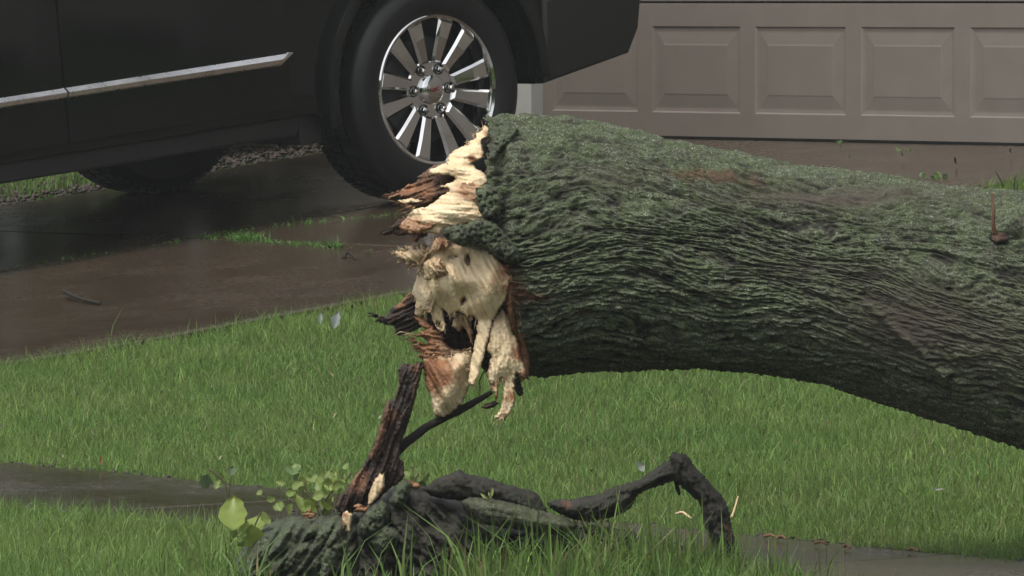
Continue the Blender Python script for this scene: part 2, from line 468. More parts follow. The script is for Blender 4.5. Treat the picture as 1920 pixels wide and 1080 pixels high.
def door_mesh():
    bm = bmesh.new()
    def quad(x0, z0, x1, z1, y=0.0):
        return bm.faces.new([bm.verts.new((x0, y, z0)), bm.verts.new((x1, y, z0)), bm.verts.new((x1, y, z1)), bm.verts.new((x0, y, z1))])
    for k in range(secs):
        zb = k * SEC + (.012 if k == 0 else .004); zt = (k + 1) * SEC - .004
        a, b = k * SEC + z_pb, k * SEC + z_pt
        xs = [xl]
        for i in range(NP): xs += [xc[0] + i * pitch - pw / 2, xc[0] + i * pitch + pw / 2]
        xs.append(xl + door_w)
        quad(xl, zb, xl + door_w, a); quad(xl, b, xl + door_w, zt)
        for i in range(0, len(xs), 2): quad(xs[i], a, xs[i + 1], b)
        # lip of the section: top and bottom returns, 45 mm thick slab behind
        for (z, sgn) in ((zb, 1), (zt, -1)):
            vs = [bm.verts.new(c) for c in ((xl, 0, z), (xl + door_w, 0, z), (xl + door_w, .045, z), (xl, .045, z))]
            bm.faces.new(vs)
        quad(xl, zb, xl + door_w, zt, .045)
    bmesh.ops.remove_doubles(bm, verts=bm.verts[:], dist=.0005)
    me = bpy.data.meshes.new('garage_door'); bm.to_mesh(me); bm.free(); return me
gdoor = obj('garage_door', door_mesh(), DOOR, house)
gdoor.location = (0, .03, 0)
def panel_mesh():
    """raised panel: step in, groove, long bevel, raised field"""
    w, h = pw / 2, (z_pt - z_pb) / 2
    rings = [(0, 0), (.006, .005), (.018, .007), (.024, .007), (.070, .0025), (.076, .001)]
    bm = bmesh.new(); prev = None
    for ins, dep in rings:
        r = [bm.verts.new((sx * (w - ins), dep, sz * (h - ins))) for sx, sz in ((-1, -1), (1, -1), (1, 1), (-1, 1))]
        if prev:
            for i in range(4): bm.faces.new((prev[i], prev[(i + 1) % 4], r[(i + 1) % 4], r[i]))
        prev = r
    bm.faces.new(prev)
    me = bpy.data.meshes.new('door_panel'); bm.to_mesh(me); bm.free(); return me
pm = panel_mesh()
for k in range(secs):
    for i in range(NP):
        o = obj('door_panel', pm, DOOR, gdoor); o.location = (xc[0] + i * pitch, 0, k * SEC + (z_pt + z_pb) / 2)
MB().box((xl, -.004, .002), (xl + door_w, .02, .0118)).build('bottom_seal', BLACK, gdoor)
DH = secs * SEC
jw = .125
MB().box((xl - jw, -.035, .0), (xl - .004, .09, DH + .01), .006).build('door_jamb', TRIM, house)
MB().box((xl + door_w + .004, -.035, .0), (xl + door_w + jw, .09, DH + .01), .006).build('door_jamb', TRIM, house)
MB().box((xl - jw, -.036, DH + .012), (xl + door_w + jw, .09, DH + .14), .006).build('door_header', TRIM, house)
def siding(x0, x1, z0, z1, name='wall'):
    mb = MB(); z = z0
    while z < z1 - .01:
        zt = min(z + .13, z1)
        mb.prism([(-.012, z), (.12, z), (.12, zt), (.002, zt)], x0, x1, axis=0)
        z += .132
    return mb.build(name, SIDING, house)
siding(xl - 3.6, xl - jw - .002, .28, 2.9); siding(xl + door_w + jw + .002, xl + door_w + jw + 5.0, .28, 2.9); siding(xl - jw - .002, xl + door_w + jw + .002, DH + .142, 2.9)
MB().box((xl - 3.6, .01, -.5), (xl - jw - .002, .2, .279)).build('foundation', WALK, house)
MB().box((xl + door_w + jw + .002, .01, -.5), (xl + door_w + jw + 5.0, .2, .279)).build('foundation', WALK, house)
MB().box((xl - 3.6, .13, -.5), (xl + door_w + 5.0, 7.5, 2.89)).build('house_block', SIDING, house)
MB().prism([(-.5, 2.9), (3.8, 5.2), (8.1, 2.9), (8.1, 3.05), (3.8, 5.36), (-.5, 3.06)], xl - 4.0, xl + door_w + 5.4, axis=0).build('roof', ROOF, house)
MB().box((xl - 4.02, -.53, 2.88), (xl + door_w + 5.42, -.5, 3.08)).build('fascia', TRIM, house)

# ------------------------------------------------------------------ pickup truck
AL = math.atan(SLOPE)
tx = Vector((UA[0] * math.cos(AL), UA[1] * math.cos(AL), math.sin(AL)))
ty = Vector((-VA[0], -VA[1], 0)); tz = tx.cross(ty)
TR = 0.418
truck = bpy.data.objects.new('pickup_truck', None); COL.objects.link(truck)
org = Vector(wheel_c) - tz * TR
truck.matrix_world = Matrix(((tx.x, ty.x, tz.x, org.x), (tx.y, ty.y, tz.y, org.y), (tx.z, ty.z, tz.z, org.z), (0, 0, 0, 1)))
tag(truck, 'black crew cab pickup truck with chrome wheels parked nose to the garage', 'pickup truck')
TMI = np.array(truck.matrix_world.inverted())
def tloc(px, py, b=0.0):
    """(a, c) in the truck's frame where a photo pixel meets the plane y = b"""
    o = TMI @ np.append(CAM, 1); d = TMI[:3, :3] @ (P(px, py, 1.0) - CAM)
    k = (b - o[1]) / d[1]; q = o[:3] + k * d; return float(q[0]), float(q[2])
gnd = [gz(*ts(*(np.array(truck.matrix_world @ Vector((a, .1, 0)))[:2]))) - (truck.matrix_world @ Vector((a, .1, 0))).z for a in (0, -3.65)]
print('wheel clearance (ground minus tyre bottom)', gnd, 'strip', tloc(547, 98), tloc(547, 122), tloc(125, 163), tloc(0, 182), tloc(0, 204), 'rocker', tloc(0, 308), tloc(400, 250), 'bumper', tloc(985, 160), tloc(1190, 96), tloc(1205, 60), tloc(1215, 2))
WB = 3.65
def arc(cx, cz, r, a0, a1, n=18):
    return [(cx + r * math.cos(math.radians(a0 + (a1 - a0) * i / n)), cz + r * math.sin(math.radians(a0 + (a1 - a0) * i / n))) for i in range(n + 1)]
RA = .505; CZ = .43
# lower body, seen from the side (a forward, c up)
body = [(.52, .385), (.97, .447), (1.01, .52), (1.035, .63), (1.02, .80), (.99, .98), (.90, 1.16), (.2, 1.27), (-.70, 1.33), (-2.80, 1.33), (-2.84, 1.36), (-4.70, 1.36), (-4.76, 1.2), (-4.78, .70), (-4.66, .56), (-4.25, .52)]
body += arc(-WB, CZ, RA, 186, -8, 22)[1:]
body = body[:-1] + [(-WB + .51, .40), (-.60, .40)] + arc(0, CZ, RA, 188, -6, 22)
mb = MB(); mb.prism(body, .02, 1.98, axis=1, bevel=.03, seg=3); mb.build('body', PAINT, truck, smooth=True)
# wheel-arch lips
for cx in (0, -WB):
    mb = MB()
    o_ = arc(cx, CZ, RA + .045, 190, -3, 24); i_ = arc(cx, CZ, RA - .006, 190, -3, 24)
    mb.prism(o_ + i_[::-1], -.022, .06, axis=1, bevel=.012, seg=2).build('arch_lip', PAINT, truck, smooth=True)
    mb = MB(); mb.prism(arc(cx, CZ, RA - .03, 192, -12, 20) , .42, .46, axis=1).build('wheel_liner', BLACK, truck)
# body underside: frame rails, sill, axle, engine cradle
mb = MB()
mb.box((-4.6, .45, .42), (.75, .62, .60)); mb.box((-4.6, 1.38, .42), (.75, 1.55, .60))
mb.box((-3.1, .1, .38), (-.62, 1.9, .52)); mb.box((-.45, .55, .33), (.35, 1.45, .62)); mb.box((-2.3, .75, .33), (-1.2, 1.25, .45))
mb.box((.5, .3, .40), (.95, 1.7, .55))
mb.build('underbody', BLACK, truck)
mb = MB().prism([(-.08, .42), (.08, .42), (.08, .56), (-.08, .56)], .3, 1.7, axis=1); mb.build('front_axle', BLACK, truck)
MB().prism([(-3.1, .325), (-.66, .325), (-.62, .40), (-3.12, .40)], .05, .14, axis=1, bevel=.01).build('rocker_panel', BLACK, truck)
MB().box((-.64, .06, .285), (-.53, .34, .47), .01).build('mud_guard', BLACK, truck)
# front bumper wrap and air dam
MB().prism([(.53, .375), (.97, .44), (1.03, .53), (1.06, .66), (1.05, .76), (.56, .70)], -.006, 2.006, axis=1, bevel=.03, seg=3).build('front_bumper', BLACK, truck, smooth=True)
MB().prism([(-4.70, .58), (-4.90, .60), (-4.93, .80), (-4.70, .80)], .06, 1.94, axis=1, bevel=.02).build('rear_bumper', CHROME, truck, smooth=True)
MB().box((.93, .45, .80), (1.035, 1.55, 1.10), .02).build('grille', CHROME, truck)
for b0, b1 in ((.04, .40), (1.60, 1.96)): MB().box((.84, b0, .86), (1.03, b1, 1.08), .03).build('headlight', LAMP_CLEAR, truck)
for b0, b1 in ((.03, .17), (1.83, 1.97)): MB().box((-4.80, b0, .85), (-4.70, b1, 1.30), .02).build('tail_light', LAMP_RED, truck)
MB().box((-4.80, .18, .72), (-4.765, 1.82, 1.33), .01).build('tailgate', PAINT, truck)
# doors on both sides
(sa0, sc0), (sa1, sc1) = tloc(547, 98, -.02), tloc(547, 121, -.02)
ga = tloc(125, 165, -.02)[0]
lft = tloc(0, 183, -.02); lfb = tloc(0, 204, -.02)
def strip_c(a, top):                                      # chrome strip edges as straight lines in the truck's frame
    A, B = ((sa0, sc0), lft) if top else ((sa0, sc1), lfb)
    return A[1] + (B[1] - A[1]) * (a - A[0]) / (B[0] - A[0])
def strip_mesh(a0, a1, pointed):
    bm = bmesh.new(); rows = []
    stops = np.linspace(a0, a1, 10).tolist()
    if pointed: stops = stops[:-1] + [a1 - .05, a1]
    for i, a in enumerate(stops):
        ct, cb = strip_c(a, True), strip_c(a, False)
        if pointed and a > a1 - .04: cb = ct - .006
        cm = cb + (ct - cb) * .55
        rows.append([bm.verts.new((a, y, c)) for y, c in ((.002, cb), (-.010, cb), (-.020, cb + .006), (-.028, cm), (-.004, ct), (.002, ct))])
    for A, B in zip(rows, rows[1:]):
        for i in range(6): bm.faces.new((A[i], A[(i + 1) % 6], B[(i + 1) % 6], B[i]))
    bm.faces.new(rows[0]); bm.faces.new(rows[-1][::-1])
    bmesh.ops.recalc_face_normals(bm, faces=bm.faces[:])
    me = bpy.data.meshes.new('trim_strip'); bm.to_mesh(me); bm.free(); return me
D0, D1, D2 = sa0 - .01, ga, ga - .98
def door(a0, a1, name, rearcut=False):
    out = [(a1, .44), (a0, .44), (a0, 1.34), (a1, 1.34)]
    if rearcut: out = [(a1 + .25, .44), (a0, .44), (a0, 1.34), (a1, 1.34), (a1, .95), (a1 + .12, .86), (a1 + .22, .65)]
    o = MB().prism([(x, z) for x, z in out], -.008, .03, axis=1, bevel=.008, seg=2).build(name, PAINT, truck, smooth=True)
    MB().box((a1 + .06, -.05, 1.16), (a1 + .26, -.012, 1.19), .008).build('door_handle', CHROME, o)
    return o
fd = door(D0, D1 + .003, 'front_door'); rd = door(D1 - .003, D2, 'rear_door', True)
obj('trim_strip', strip_mesh(D1 + .006, sa0, True), STRIP, fd)
obj('trim_strip', strip_mesh(-2.62, D1 - .004, False), STRIP, rd)
# cab, glass, bed rails, mirror (above the frame)
MB().prism([(-.75, 1.33), (-1.45, 1.90), (-2.60, 1.93), (-2.80, 1.33)], .14, 1.86, axis=1, bevel=.06, seg=3).build('cab', PAINT, truck, smooth=True)
for b0, b1 in ((.128, .15), (1.85, 1.872)):
    MB().prism([(-1.0, 1.37), (-1.50, 1.82), (-1.80, 1.84), (-1.80, 1.37)], b0, b1, axis=1).build('side_window', GLASS, truck)
    MB().prism([(-1.86, 1.37), (-1.86, 1.84), (-2.52, 1.85), (-2.66, 1.37)], b0, b1, axis=1).build('side_window', GLASS, truck)
MB().prism([(-.83, 1.38), (-1.44, 1.88), (-1.40, 1.895), (-.79, 1.39)], .28, 1.72, axis=1).build('windscreen', GLASS, truck)
MB().box((-.95, -.24, 1.36), (-.80, .02, 1.60), .03).build('wing_mirror', BLACK, truck)

# wheels
RIM = 0.290
def tyre_mesh():
    mb = MB()
    R = TR
    prof_ = [(RIM - .012, .014), (RIM + .004, .000), (RIM + .03, -.006), (RIM + .07, -.012), (R - .045, -.008), (R - .018, .008), (R - .006, .024), (R, .05), (R, .232), (R - .012, .262), (R - .05, .285), (RIM + .03, .28), (RIM - .012, .26)]
    mb.lathe(prof_, 120, axis=1, closed=True)
    return mb
def tread_mesh():
    """shoulder and centre blocks"""
    bm = bmesh.new(); n = 66
    for k in range(n):
        a0 = 2 * math.pi * (k + .12) / n; a1 = 2 * math.pi * (k + .86) / n
        for (y0, y1, r0, r1, sh) in ((.012, .062, TR - .016, TR + .006, 0), (.075, .13, TR + .001, TR + .007, .4), (.142, .197, TR + .001, TR + .007, .1), (.21, .262, TR - .004, TR + .006, .5)):
            da = sh * 2 * math.pi / n
            cs = []
            for (a, y) in ((a0, y0), (a1, y0), (a1, y1), (a0, y1)):
                rr = r0 if y == y0 and y0 < .02 else r1
                cs.append((rr, a + da, y))
            top = [bm.verts.new((r * math.cos(a), y, r * math.sin(a))) for r, a, y in cs]
            bot = [bm.verts.new(((TR - .03) * math.cos(a), y, (TR - .03) * math.sin(a))) for r, a, y in cs]
            bm.faces.new(top)
            for i in range(4): bm.faces.new((top[i], top[(i + 1) % 4], bot[(i + 1) % 4], bot[i]))
    bmesh.ops.recalc_face_normals(bm, faces=bm.faces[:])
    me = bpy.data.meshes.new('tread'); bm.to_mesh(me); bm.free(); return me
def rim_mb():
    mb = MB()
    pr = [(RIM, .016), (RIM + .001, .006), (RIM - .006, .000), (RIM - .016, .004), (RIM - .022, .020), (RIM - .030, .05), (RIM - .05, .11), (RIM - .055, .24), (RIM - .035, .255), (RIM, .25)]
    mb.lathe(pr, 96, axis=1, closed=True); return mb
def bar_poly(mb, pts, y0, y1, ch):
    """flat-faced bar with a chamfered edge; pts in the wheel plane (x,z)"""
    n = len(pts); c = Vector((sum(p[0] for p in pts) / n, sum(p[1] for p in pts) / n))
    ins = []
    for i, p in enumerate(pts):
        a, b, d = Vector(pts[i - 1]), Vector(p), Vector(pts[(i + 1) % n])
        e1, e2 = (b - a).normalized(), (d - b).normalized()
        n1, n2 = Vector((-e1.y, e1.x)), Vector((-e2.y, e2.x))
        m = (n1 + n2); m = m.normalized() * (ch / max(.35, m.normalized().dot(n1)))
        if (c - b).dot(m) < 0: m = -m
        ins.append(b + m)
    yf = lambda p, y: y + .030 * max(0, 1 - Vector(p).length / .24)     # the hub sits deeper than the rim
    A = [mb.bm.verts.new((p[0], y1, p[1])) for p in pts]
    B = [mb.bm.verts.new((p[0], yf(p, y0) + ch * .9, p[1])) for p in pts]
    Cc = [mb.bm.verts.new((p[0], yf(p, y0), p[1])) for p in ins]
    for X, Y in ((A, B), (B, Cc)):
        for i in range(n): mb.bm.faces.new((X[i], X[(i + 1) % n], Y[(i + 1) % n], Y[i]))
    mb.bm.faces.new(Cc)
    return mb
def spoke_mesh(side):
    """one arm of a forked spoke, pointing along +x; side = +1 / -1"""
    def pol(r, deg): return (r * math.cos(math.radians(deg)), r * math.sin(math.radians(deg)))
    s = side
    pts = [pol(.108, s * 2.4), pol(.104, s * 27), pol(.128, s * 25), pol(.205, s * 22), pol(RIM - .018, s * 21), pol(RIM - .018, s * 5.4), pol(.20, s * 4.8), pol(.118, s * 2.6)]
    if s < 0: pts = pts[::-1]
    mb = MB(); bar_poly(mb, pts, .016, .075, .0095)
    bmesh.ops.recalc_face_normals(mb.bm, faces=mb.bm.faces[:])
    me = bpy.data.meshes.new('spoke'); mb.bm.to_mesh(me); mb.bm.free(); return me
tyre_me = None
proto = {}
def wheel(loc, flip=False, detail=True):
    w = bpy.data.objects.new('wheel', None); COL.objects.link(w); w.parent = truck
    w.location = loc; w.rotation_euler = (0, math.radians(-5), math.pi if flip else 0)
    if not proto:
        proto['tyre'] = tyre_mesh().build('tyre', RUBBER, w, smooth=True)
        proto['tread'] = obj('tread', tread_mesh(), RUBBER, w)
        proto['rim'] = rim_mb().build('rim', CHROME, w, smooth=True)
        mb = MB(); mb.lathe([(.20, .11), (.205, .10), (.205, .085), (.195, .08)], 48, axis=1); proto['brake_disc'] = mb.build('brake_disc', BLACK, w, smooth=True)
        mb = MB(); mb.lathe([(.001, .046), (.108, .046), (.114, .052), (.114, .10), (.001, .10)], 48, axis=1); proto['hub'] = mb.build('hub', CHROME, w, smooth=True)
        mb = MB(); mb.lathe([(.001, .020), (.03, .0215), (.048, .0255), (.055, .032), (.058, .06), (.001, .06)], 40, axis=1); proto['centre_cap'] = mb.build('centre_cap', CHROME, w, smooth=True)
        sp = [spoke_mesh(1), spoke_mesh(-1)]; proto['sp'] = sp
        mb = MB(); mb.lathe([(.001, .016), (.009, .018), (.0125, .024), (.0130, .062), (.001, .062)], 6, axis=1); proto['nut'] = mb.build('lug_nut', CHROME, w, smooth=True)
        mb = MB(); mb.lathe([(.0165, .044), (.0195, .038), (.0220, .044), (.0220, .07), (.0165, .07)], 20, axis=1, closed=True); proto['seat'] = mb.build('nut_recess', BLACK, w, smooth=True)
        first = True
    else:
        first = False
        for k in ('tyre', 'tread', 'rim', 'brake_disc', 'hub', 'centre_cap'):
            c = proto[k].copy(); COL.objects.link(c); c.parent = w
    for k in range(6):
        a = math.radians(60 * k - 7)
        for me in proto['sp']:
            o = obj('spoke', me, CHROME, w); o.rotation_euler = (0, -a, 0)
        for q in ('nut', 'seat'):
            o = proto[q] if (first and k == 0) else proto[q].copy()
            if not (first and k == 0): COL.objects.link(o)
            o.parent = w; o.location = (.086 * math.cos(a), 0, .086 * math.sin(a))
    cu = bpy.data.curves.new('lettering', 'FONT'); cu.body = 'GMC'; cu.size = .021; cu.extrude = .001; cu.align_x = 'CENTER'; cu.align_y = 'CENTER'; cu.offset = .0008
    tmp = bpy.data.objects.new('lettering_curve', cu); COL.objects.link(tmp)
    dg = bpy.context.evaluated_depsgraph_get(); me = bpy.data.meshes.new_from_object(tmp.evaluated_get(dg))
    bpy.data.objects.remove(tmp)
    lt = obj('lettering', me, RED, w); me.materials.clear(); me.materials.append(RED)
    lt.rotation_euler = (math.pi / 2, 0, 0); lt.location = (0, .0185, 0)
    return w
wheel((0, 0, TR)); wheel((-WB, 0, TR)); wheel((0, 2.0, TR), True); wheel((-WB, 2.0, TR), True)

# ------------------------------------------------------------------ generic wooden shapes
def densify(poly, step):
    poly = np.asarray(poly, float); out = []
    for i in range(len(poly)):
        a, b = poly[i], poly[(i + 1) % len(poly)]
        n = max(1, int(np.hypot(*(b - a)) / step))
        for k in range(n): out.append(a + (b - a) * k / n)
    return np.array(out)
def inside(pts, poly):
    x, y = pts[:, 0], pts[:, 1]; r = np.zeros(len(pts), bool); n = len(poly)
    for i in range(n):
        x0, y0 = poly[i]; x1, y1 = poly[(i + 1) % n]
        c = (y0 > y) != (y1 > y)
        with np.errstate(divide='ignore', invalid='ignore'):
            r ^= c & (x < (x1 - x0) * (y - y0) / (y1 - y0) + x0)
    return r
def seg_dist(pts, poly):
    d = np.full(len(pts), 1e9); n = len(poly)
    for i in range(n):
        a, b = poly[i], poly[(i + 1) % n]; ab = b - a; L = max(1e-9, ab @ ab)
        t = np.clip(((pts - a) @ ab) / L, 0, 1); q = a + t[:, None] * ab
        d = np.minimum(d, np.hypot(*(pts - q).T))
    return d
def shard(name, outline, depth, parent, mat, thick=.03, bulge=.02, edge=14, cell=4.0, jag=1.5, jagf=.2, grain=0.0, gamp=.004, lump=.006,
          stain=.1, blobs=(), edge_stain=.3, holes=(), seed=1, bark=None, stmax=1.0, tstep=1.0, **k):
    """a torn solid piece: outline given on the photo, placed at its own distance, rounded front and back.
    depth: function (px,py)->metres; thick/bulge in metres; blobs: (px,py,r,amount)"""
    if bark is None: cell = min(cell, 2.3)
    ol = densify(outline, cell * .8)
    nx = fbm(ol[:, 0] * jagf, ol[:, 1] * jagf, 0, seed, 3) ; ny = fbm(ol[:, 0] * jagf, ol[:, 1] * jagf, 5, seed + 9, 3)
    kx = pn(ol[:, 0] * .31, ol[:, 1] * .31, 2, seed + 40) ; ky = pn(ol[:, 0] * .31, ol[:, 1] * .31, 7, seed + 41)
    ol = ol + jag * np.stack([nx + .7 * kx, ny + .7 * ky], -1)
    if bark is None:                                             # saw-toothed ends: fibres run out along the grain
        cg, sg = math.cos(grain), math.sin(grain)
        tv = np.roll(ol, -1, 0) - np.roll(ol, 1, 0); nv = np.stack([tv[:, 1], -tv[:, 0]], -1); nv /= np.linalg.norm(nv, axis=1)[:, None] + 1e-9
        sgn = 1.0 if np.sum(ol[:, 0] * np.roll(ol[:, 1], -1) - np.roll(ol[:, 0], -1) * ol[:, 1]) > 0 else -1.0
        dg = sgn * (nv[:, 0] * cg + nv[:, 1] * sg); acx = -ol[:, 0] * sg + ol[:, 1] * cg
        sp_ = np.abs(pn(acx * .26, 0, 0, seed + 61)) + .7 * np.abs(pn(acx * .11, 3, 0, seed + 62))
        ol = ol + (np.sign(dg) * np.abs(dg) ** .7 * (sp_ - .35) * jag * 3.2)[:, None] * np.array([[cg, sg]])
    loops = [ol] + [densify(h, cell * .7) for h in holes]
    lo, hi = ol.min(0), ol.max(0)
    gx, gy = np.meshgrid(np.arange(lo[0], hi[0], cell), np.arange(lo[1], hi[1], cell))
    pts = np.stack([gx.ravel(), gy.ravel()], -1) + RNG.uniform(-.3, .3, (gx.size, 2)) * cell
    ok = inside(pts, ol) & (seg_dist(pts, ol) > cell * .55)
    for h in loops[1:]: ok &= ~inside(pts, h) & (seg_dist(pts, h) > cell * .5)
    pts = pts[ok]
    vs, es = [], []
    for L in loops:
        b0 = len(vs); vs += [Vector(p) for p in L]; es += [(b0 + i, b0 + (i + 1) % len(L)) for i in range(len(L))]
    nb = len(vs); vs += [Vector(p) for p in pts]
    V, E, Fc, _, _, _ = delaunay_2d_cdt(vs, es, [], 1, 1e-4)
    V = np.array([(v.x, v.y) for v in V]); Fc = np.array([f for f in Fc if len(f) == 3])
    cen = V[Fc].mean(1)
    ok = inside(cen, ol)
    for h in loops[1:]: ok &= ~inside(cen, h)
    Fc = Fc[ok]
    used = np.unique(Fc); mp = -np.ones(len(V), int); mp[used] = np.arange(len(used)); V = V[used]; Fc = mp[Fc]
    dist = seg_dist(V, ol)
    for h in loops[1:]: dist = np.minimum(dist, seg_dist(V, h))
    dist = np.where(dist < .05, 0, dist)
    if bark is None: edge = 3.2; thick = thick * .6
    else: edge = edge * .7
    r = np.clip(dist / edge, 0, 1); dome = np.sqrt(1 - (1 - r) ** 2)
    wide_ = np.clip(dist / max(6.0, dist.max()), 0, 1)
    swell = sstep(0, .75, wide_) if bark is None else np.sqrt(np.clip(1 - (1 - wide_) ** 2, 0, 1))
    ed = np.concatenate([Fc[:, [0, 1]], Fc[:, [1, 2]], Fc[:, [2, 0]]]); ed = np.concatenate([ed, ed[:, ::-1]])
    cnt = np.bincount(ed[:, 0], minlength=len(V)).astype(float)
    for _ in range(14 if bark is None else 6):
        av = np.bincount(ed[:, 0], weights=swell[ed[:, 1]], minlength=len(V)) / np.maximum(cnt, 1)
        swell = np.where(dist > 0, av, swell)
    ca, sa = math.cos(grain), math.sin(grain)
    al = V[:, 0] * ca + V[:, 1] * sa; ac = -V[:, 0] * sa + V[:, 1] * ca
    ac2 = ac + 5 * pn(al * .012, ac * .03, 0, seed + 2)
    gr = fbm(al * .016, ac2 * .20, 0, seed, 5, .7)
    lm = fbm(al * .012, ac * .030, 0, seed + 5, 2) if bark is None else fbm(V[:, 0] * .03, V[:, 1] * .03, 0, seed + 5, 3)
    maxd = max(6.0, dist.max())
    wide = np.clip(dist / maxd, 0, 1)
    tn = 1.6 * fbm(al * .011, ac2 * .075, 0, seed + 51, 3) + 8; tk_ = tn * 2.4
    terr = (np.floor(tk_) + sstep(0, .22, tk_ - np.floor(tk_))) / 2.4 - 8            # torn layers: flat sheets with abrupt steps
    rg = 1 - 2.2 * np.abs(fbm(al * .010, ac2 * .11, 0, seed + 33, 3))          # sharp ridges along the torn fibres
    off = np.minimum(1, r * 1.6) * (gamp * (.8 * gr + .7 * rg) + (lump * lm if bark is not None else .5 * lump * lm + min(.012, lump * 1.1) * tstep * terr))
    if bark is not None:
        rid = 1 - np.abs(fbm(al * bark[0], ac2 * bark[1], 0, seed + 4, 3)) * 1.5
        rid = np.clip(rid, 0, 1); fine = fbm(V[:, 0] * .17, V[:, 1] * .17, 0, seed + 8, 3); crack = sstep(.02, .28, np.abs(fbm(al * bark[0] * 1.3, ac2 * bark[1] * .8, 0, seed + 14, 2))); rid = np.clip(.45 * rid + .6 * crack - .05, 0, 1)
        off = off + np.minimum(1, r * 1.5) * (bark[2] * rid + bark[2] * (.5 if bark[2] < .03 else .16) * fine)
    D = np.asarray(depth(V[:, 0], V[:, 1]), float)
    front = D - thick * .5 * dome - bulge * swell - off
    back = D + thick * .5 * dome + .6 * off
    isb = dist <= 0
    n = len(V)
    fv = P(V[:, 0], V[:, 1], front); bv = P(V[:, 0], V[:, 1], back)
    # keep the outline where the photograph shows it (all depths share the sight line)
    bidx = np.arange(n) + n; bidx[isb] = np.arange(n)[isb]
    verts = np.concatenate([fv, bv]); faces = np.concatenate([Fc, bidx[Fc][:, ::-1]])
    # orientation: front should face the camera
    a, b, c = verts[Fc[0, 0]], verts[Fc[0, 1]], verts[Fc[0, 2]]
    if np.cross(b - a, c - a)[1] > 0: faces = faces[:, ::-1]
    me = mesh_np(name, rel(verts, parent), faces)
    st = np.full(n, float(stain)); st += edge_stain * np.exp(-dist / 5.0) * (.6 + .6 * pn(V[:, 0] * .08, V[:, 1] * .08, 0, seed + 11))
    for (bx, by, br, am) in blobs:
        q = np.hypot(V[:, 0] - bx, V[:, 1] - by) / br + .35 * fbm(V[:, 0] * .04, V[:, 1] * .04, 0, seed + 21, 3)
        st += am * np.clip(1.25 - q, 0, 1)
    st = np.clip(st, 0, stmax)
    gcv = np.stack([al * .00134, ac2 * .00134, np.full(n, seed * 3.7)], -1); ga_ = me.attributes.new('gc', 'FLOAT_VECTOR', 'POINT'); ga_.data.foreach_set('vector', np.concatenate([gcv, gcv]).astype(np.float32).ravel())
    if bark is not None:
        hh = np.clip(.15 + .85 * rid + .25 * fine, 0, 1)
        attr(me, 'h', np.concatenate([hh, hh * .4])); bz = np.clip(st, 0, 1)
        attr(me, 'bare', np.concatenate([bz, bz])); rz = np.clip((st - .85) * 6, 0, 1); attr(me, 'red', np.concatenate([rz, rz]))
    else:
        attr(me, 'stain', np.concatenate([st, np.clip(st + .1, 0, 1)]))
        attr(me, 'grain', np.concatenate([.5 + .5 * gr, .5 + .5 * gr]))
    return obj(name, me, mat, parent, **k)
def tube(path, rad, n=28, seg=6.0, seed=1, rough=.12, rf=9.0, twist=0.0, caps=True, flat=1.0):
    """a limb along world points path (k,3) with radii rad; bark ridges run along it. returns verts, faces, ridge"""
    path = np.asarray(path, float); rad = np.asarray(rad, float)
    cum = np.concatenate([[0], np.cumsum(np.linalg.norm(np.diff(path, axis=0), axis=1))])
    m = max(4, int(cum[-1] / (seg * .001)))
    u = np.linspace(0, cum[-1], m)
    def sm(arr):
        q = np.interp(u, cum, arr); w = max(1, m // (3 * len(path)))
        if w > 1:
            ker = np.ones(2 * w + 1) / (2 * w + 1); pad = np.concatenate([2 * q[0] - q[w:0:-1], q, 2 * q[-1] - q[-2:-w - 2:-1]]); q = np.convolve(pad, ker, 'valid')
        return q
    c = np.stack([sm(path[:, i]) for i in range(3)], -1); r = np.maximum(1e-4, sm(rad))
    tan = np.gradient(c, axis=0); tan /= np.linalg.norm(tan, axis=1)[:, None] + 1e-12
    ref = np.array([0.0, 1.0, 0.05]); e1 = np.cross(tan, ref); e1 /= np.linalg.norm(e1, axis=1)[:, None] + 1e-12
    e2 = np.cross(tan, e1)
    th = np.linspace(0, 2 * np.pi, n, endpoint=False)
    Uu, Th = np.meshgrid(u, th, indexing='ij')
    cx, sx = np.cos(Th + twist * Uu), np.sin(Th + twist * Uu)
    rid = np.clip(1 - 1.5 * np.abs(fbm(Uu * rf, cx * 2.6, sx * 2.6, seed, 3)), 0, 1)
    big = fbm(Uu * 4, cx * .9, sx * .9, seed + 3, 2)
    fine = fbm(Uu * 45, cx * 5, sx * 5, seed + 6, 3); lum = fbm(Uu * 13, cx * 1.8, sx * 1.8, seed + 7, 3)
    R = r[:, None] * (1 + rough * (rid - .5) + .16 * big + (rough * .55 * fine + rough * .8 * lum if rough > .09 else 0))
    v = c[:, None, :] + R[..., None] * (np.cos(Th)[..., None] * e1[:, None, :] + flat * np.sin(Th)[..., None] * e2[:, None, :])
    idx = np.arange(m * n).reshape(m, n); nx = np.roll(idx, -1, 1)
    f = np.stack([idx[:-1], nx[:-1], nx[1:], idx[1:]], -1).reshape(-1, 4)
    V = v.reshape(-1, 3); H = rid.ravel()
    if caps:
        k = len(V); V = np.concatenate([V, [c[0] - tan[0] * r[0] * .3], [c[-1] + tan[-1] * r[-1] * .3]]); H = np.concatenate([H, [.1, .1]])
        f = [tuple(map(int, q)) for q in f] + [(int(nx[0, i]), int(idx[0, i]), k) for i in range(n)] + [(int(idx[-1, i]), int(nx[-1, i]), k + 1) for i in range(n)]
    return V, f, H
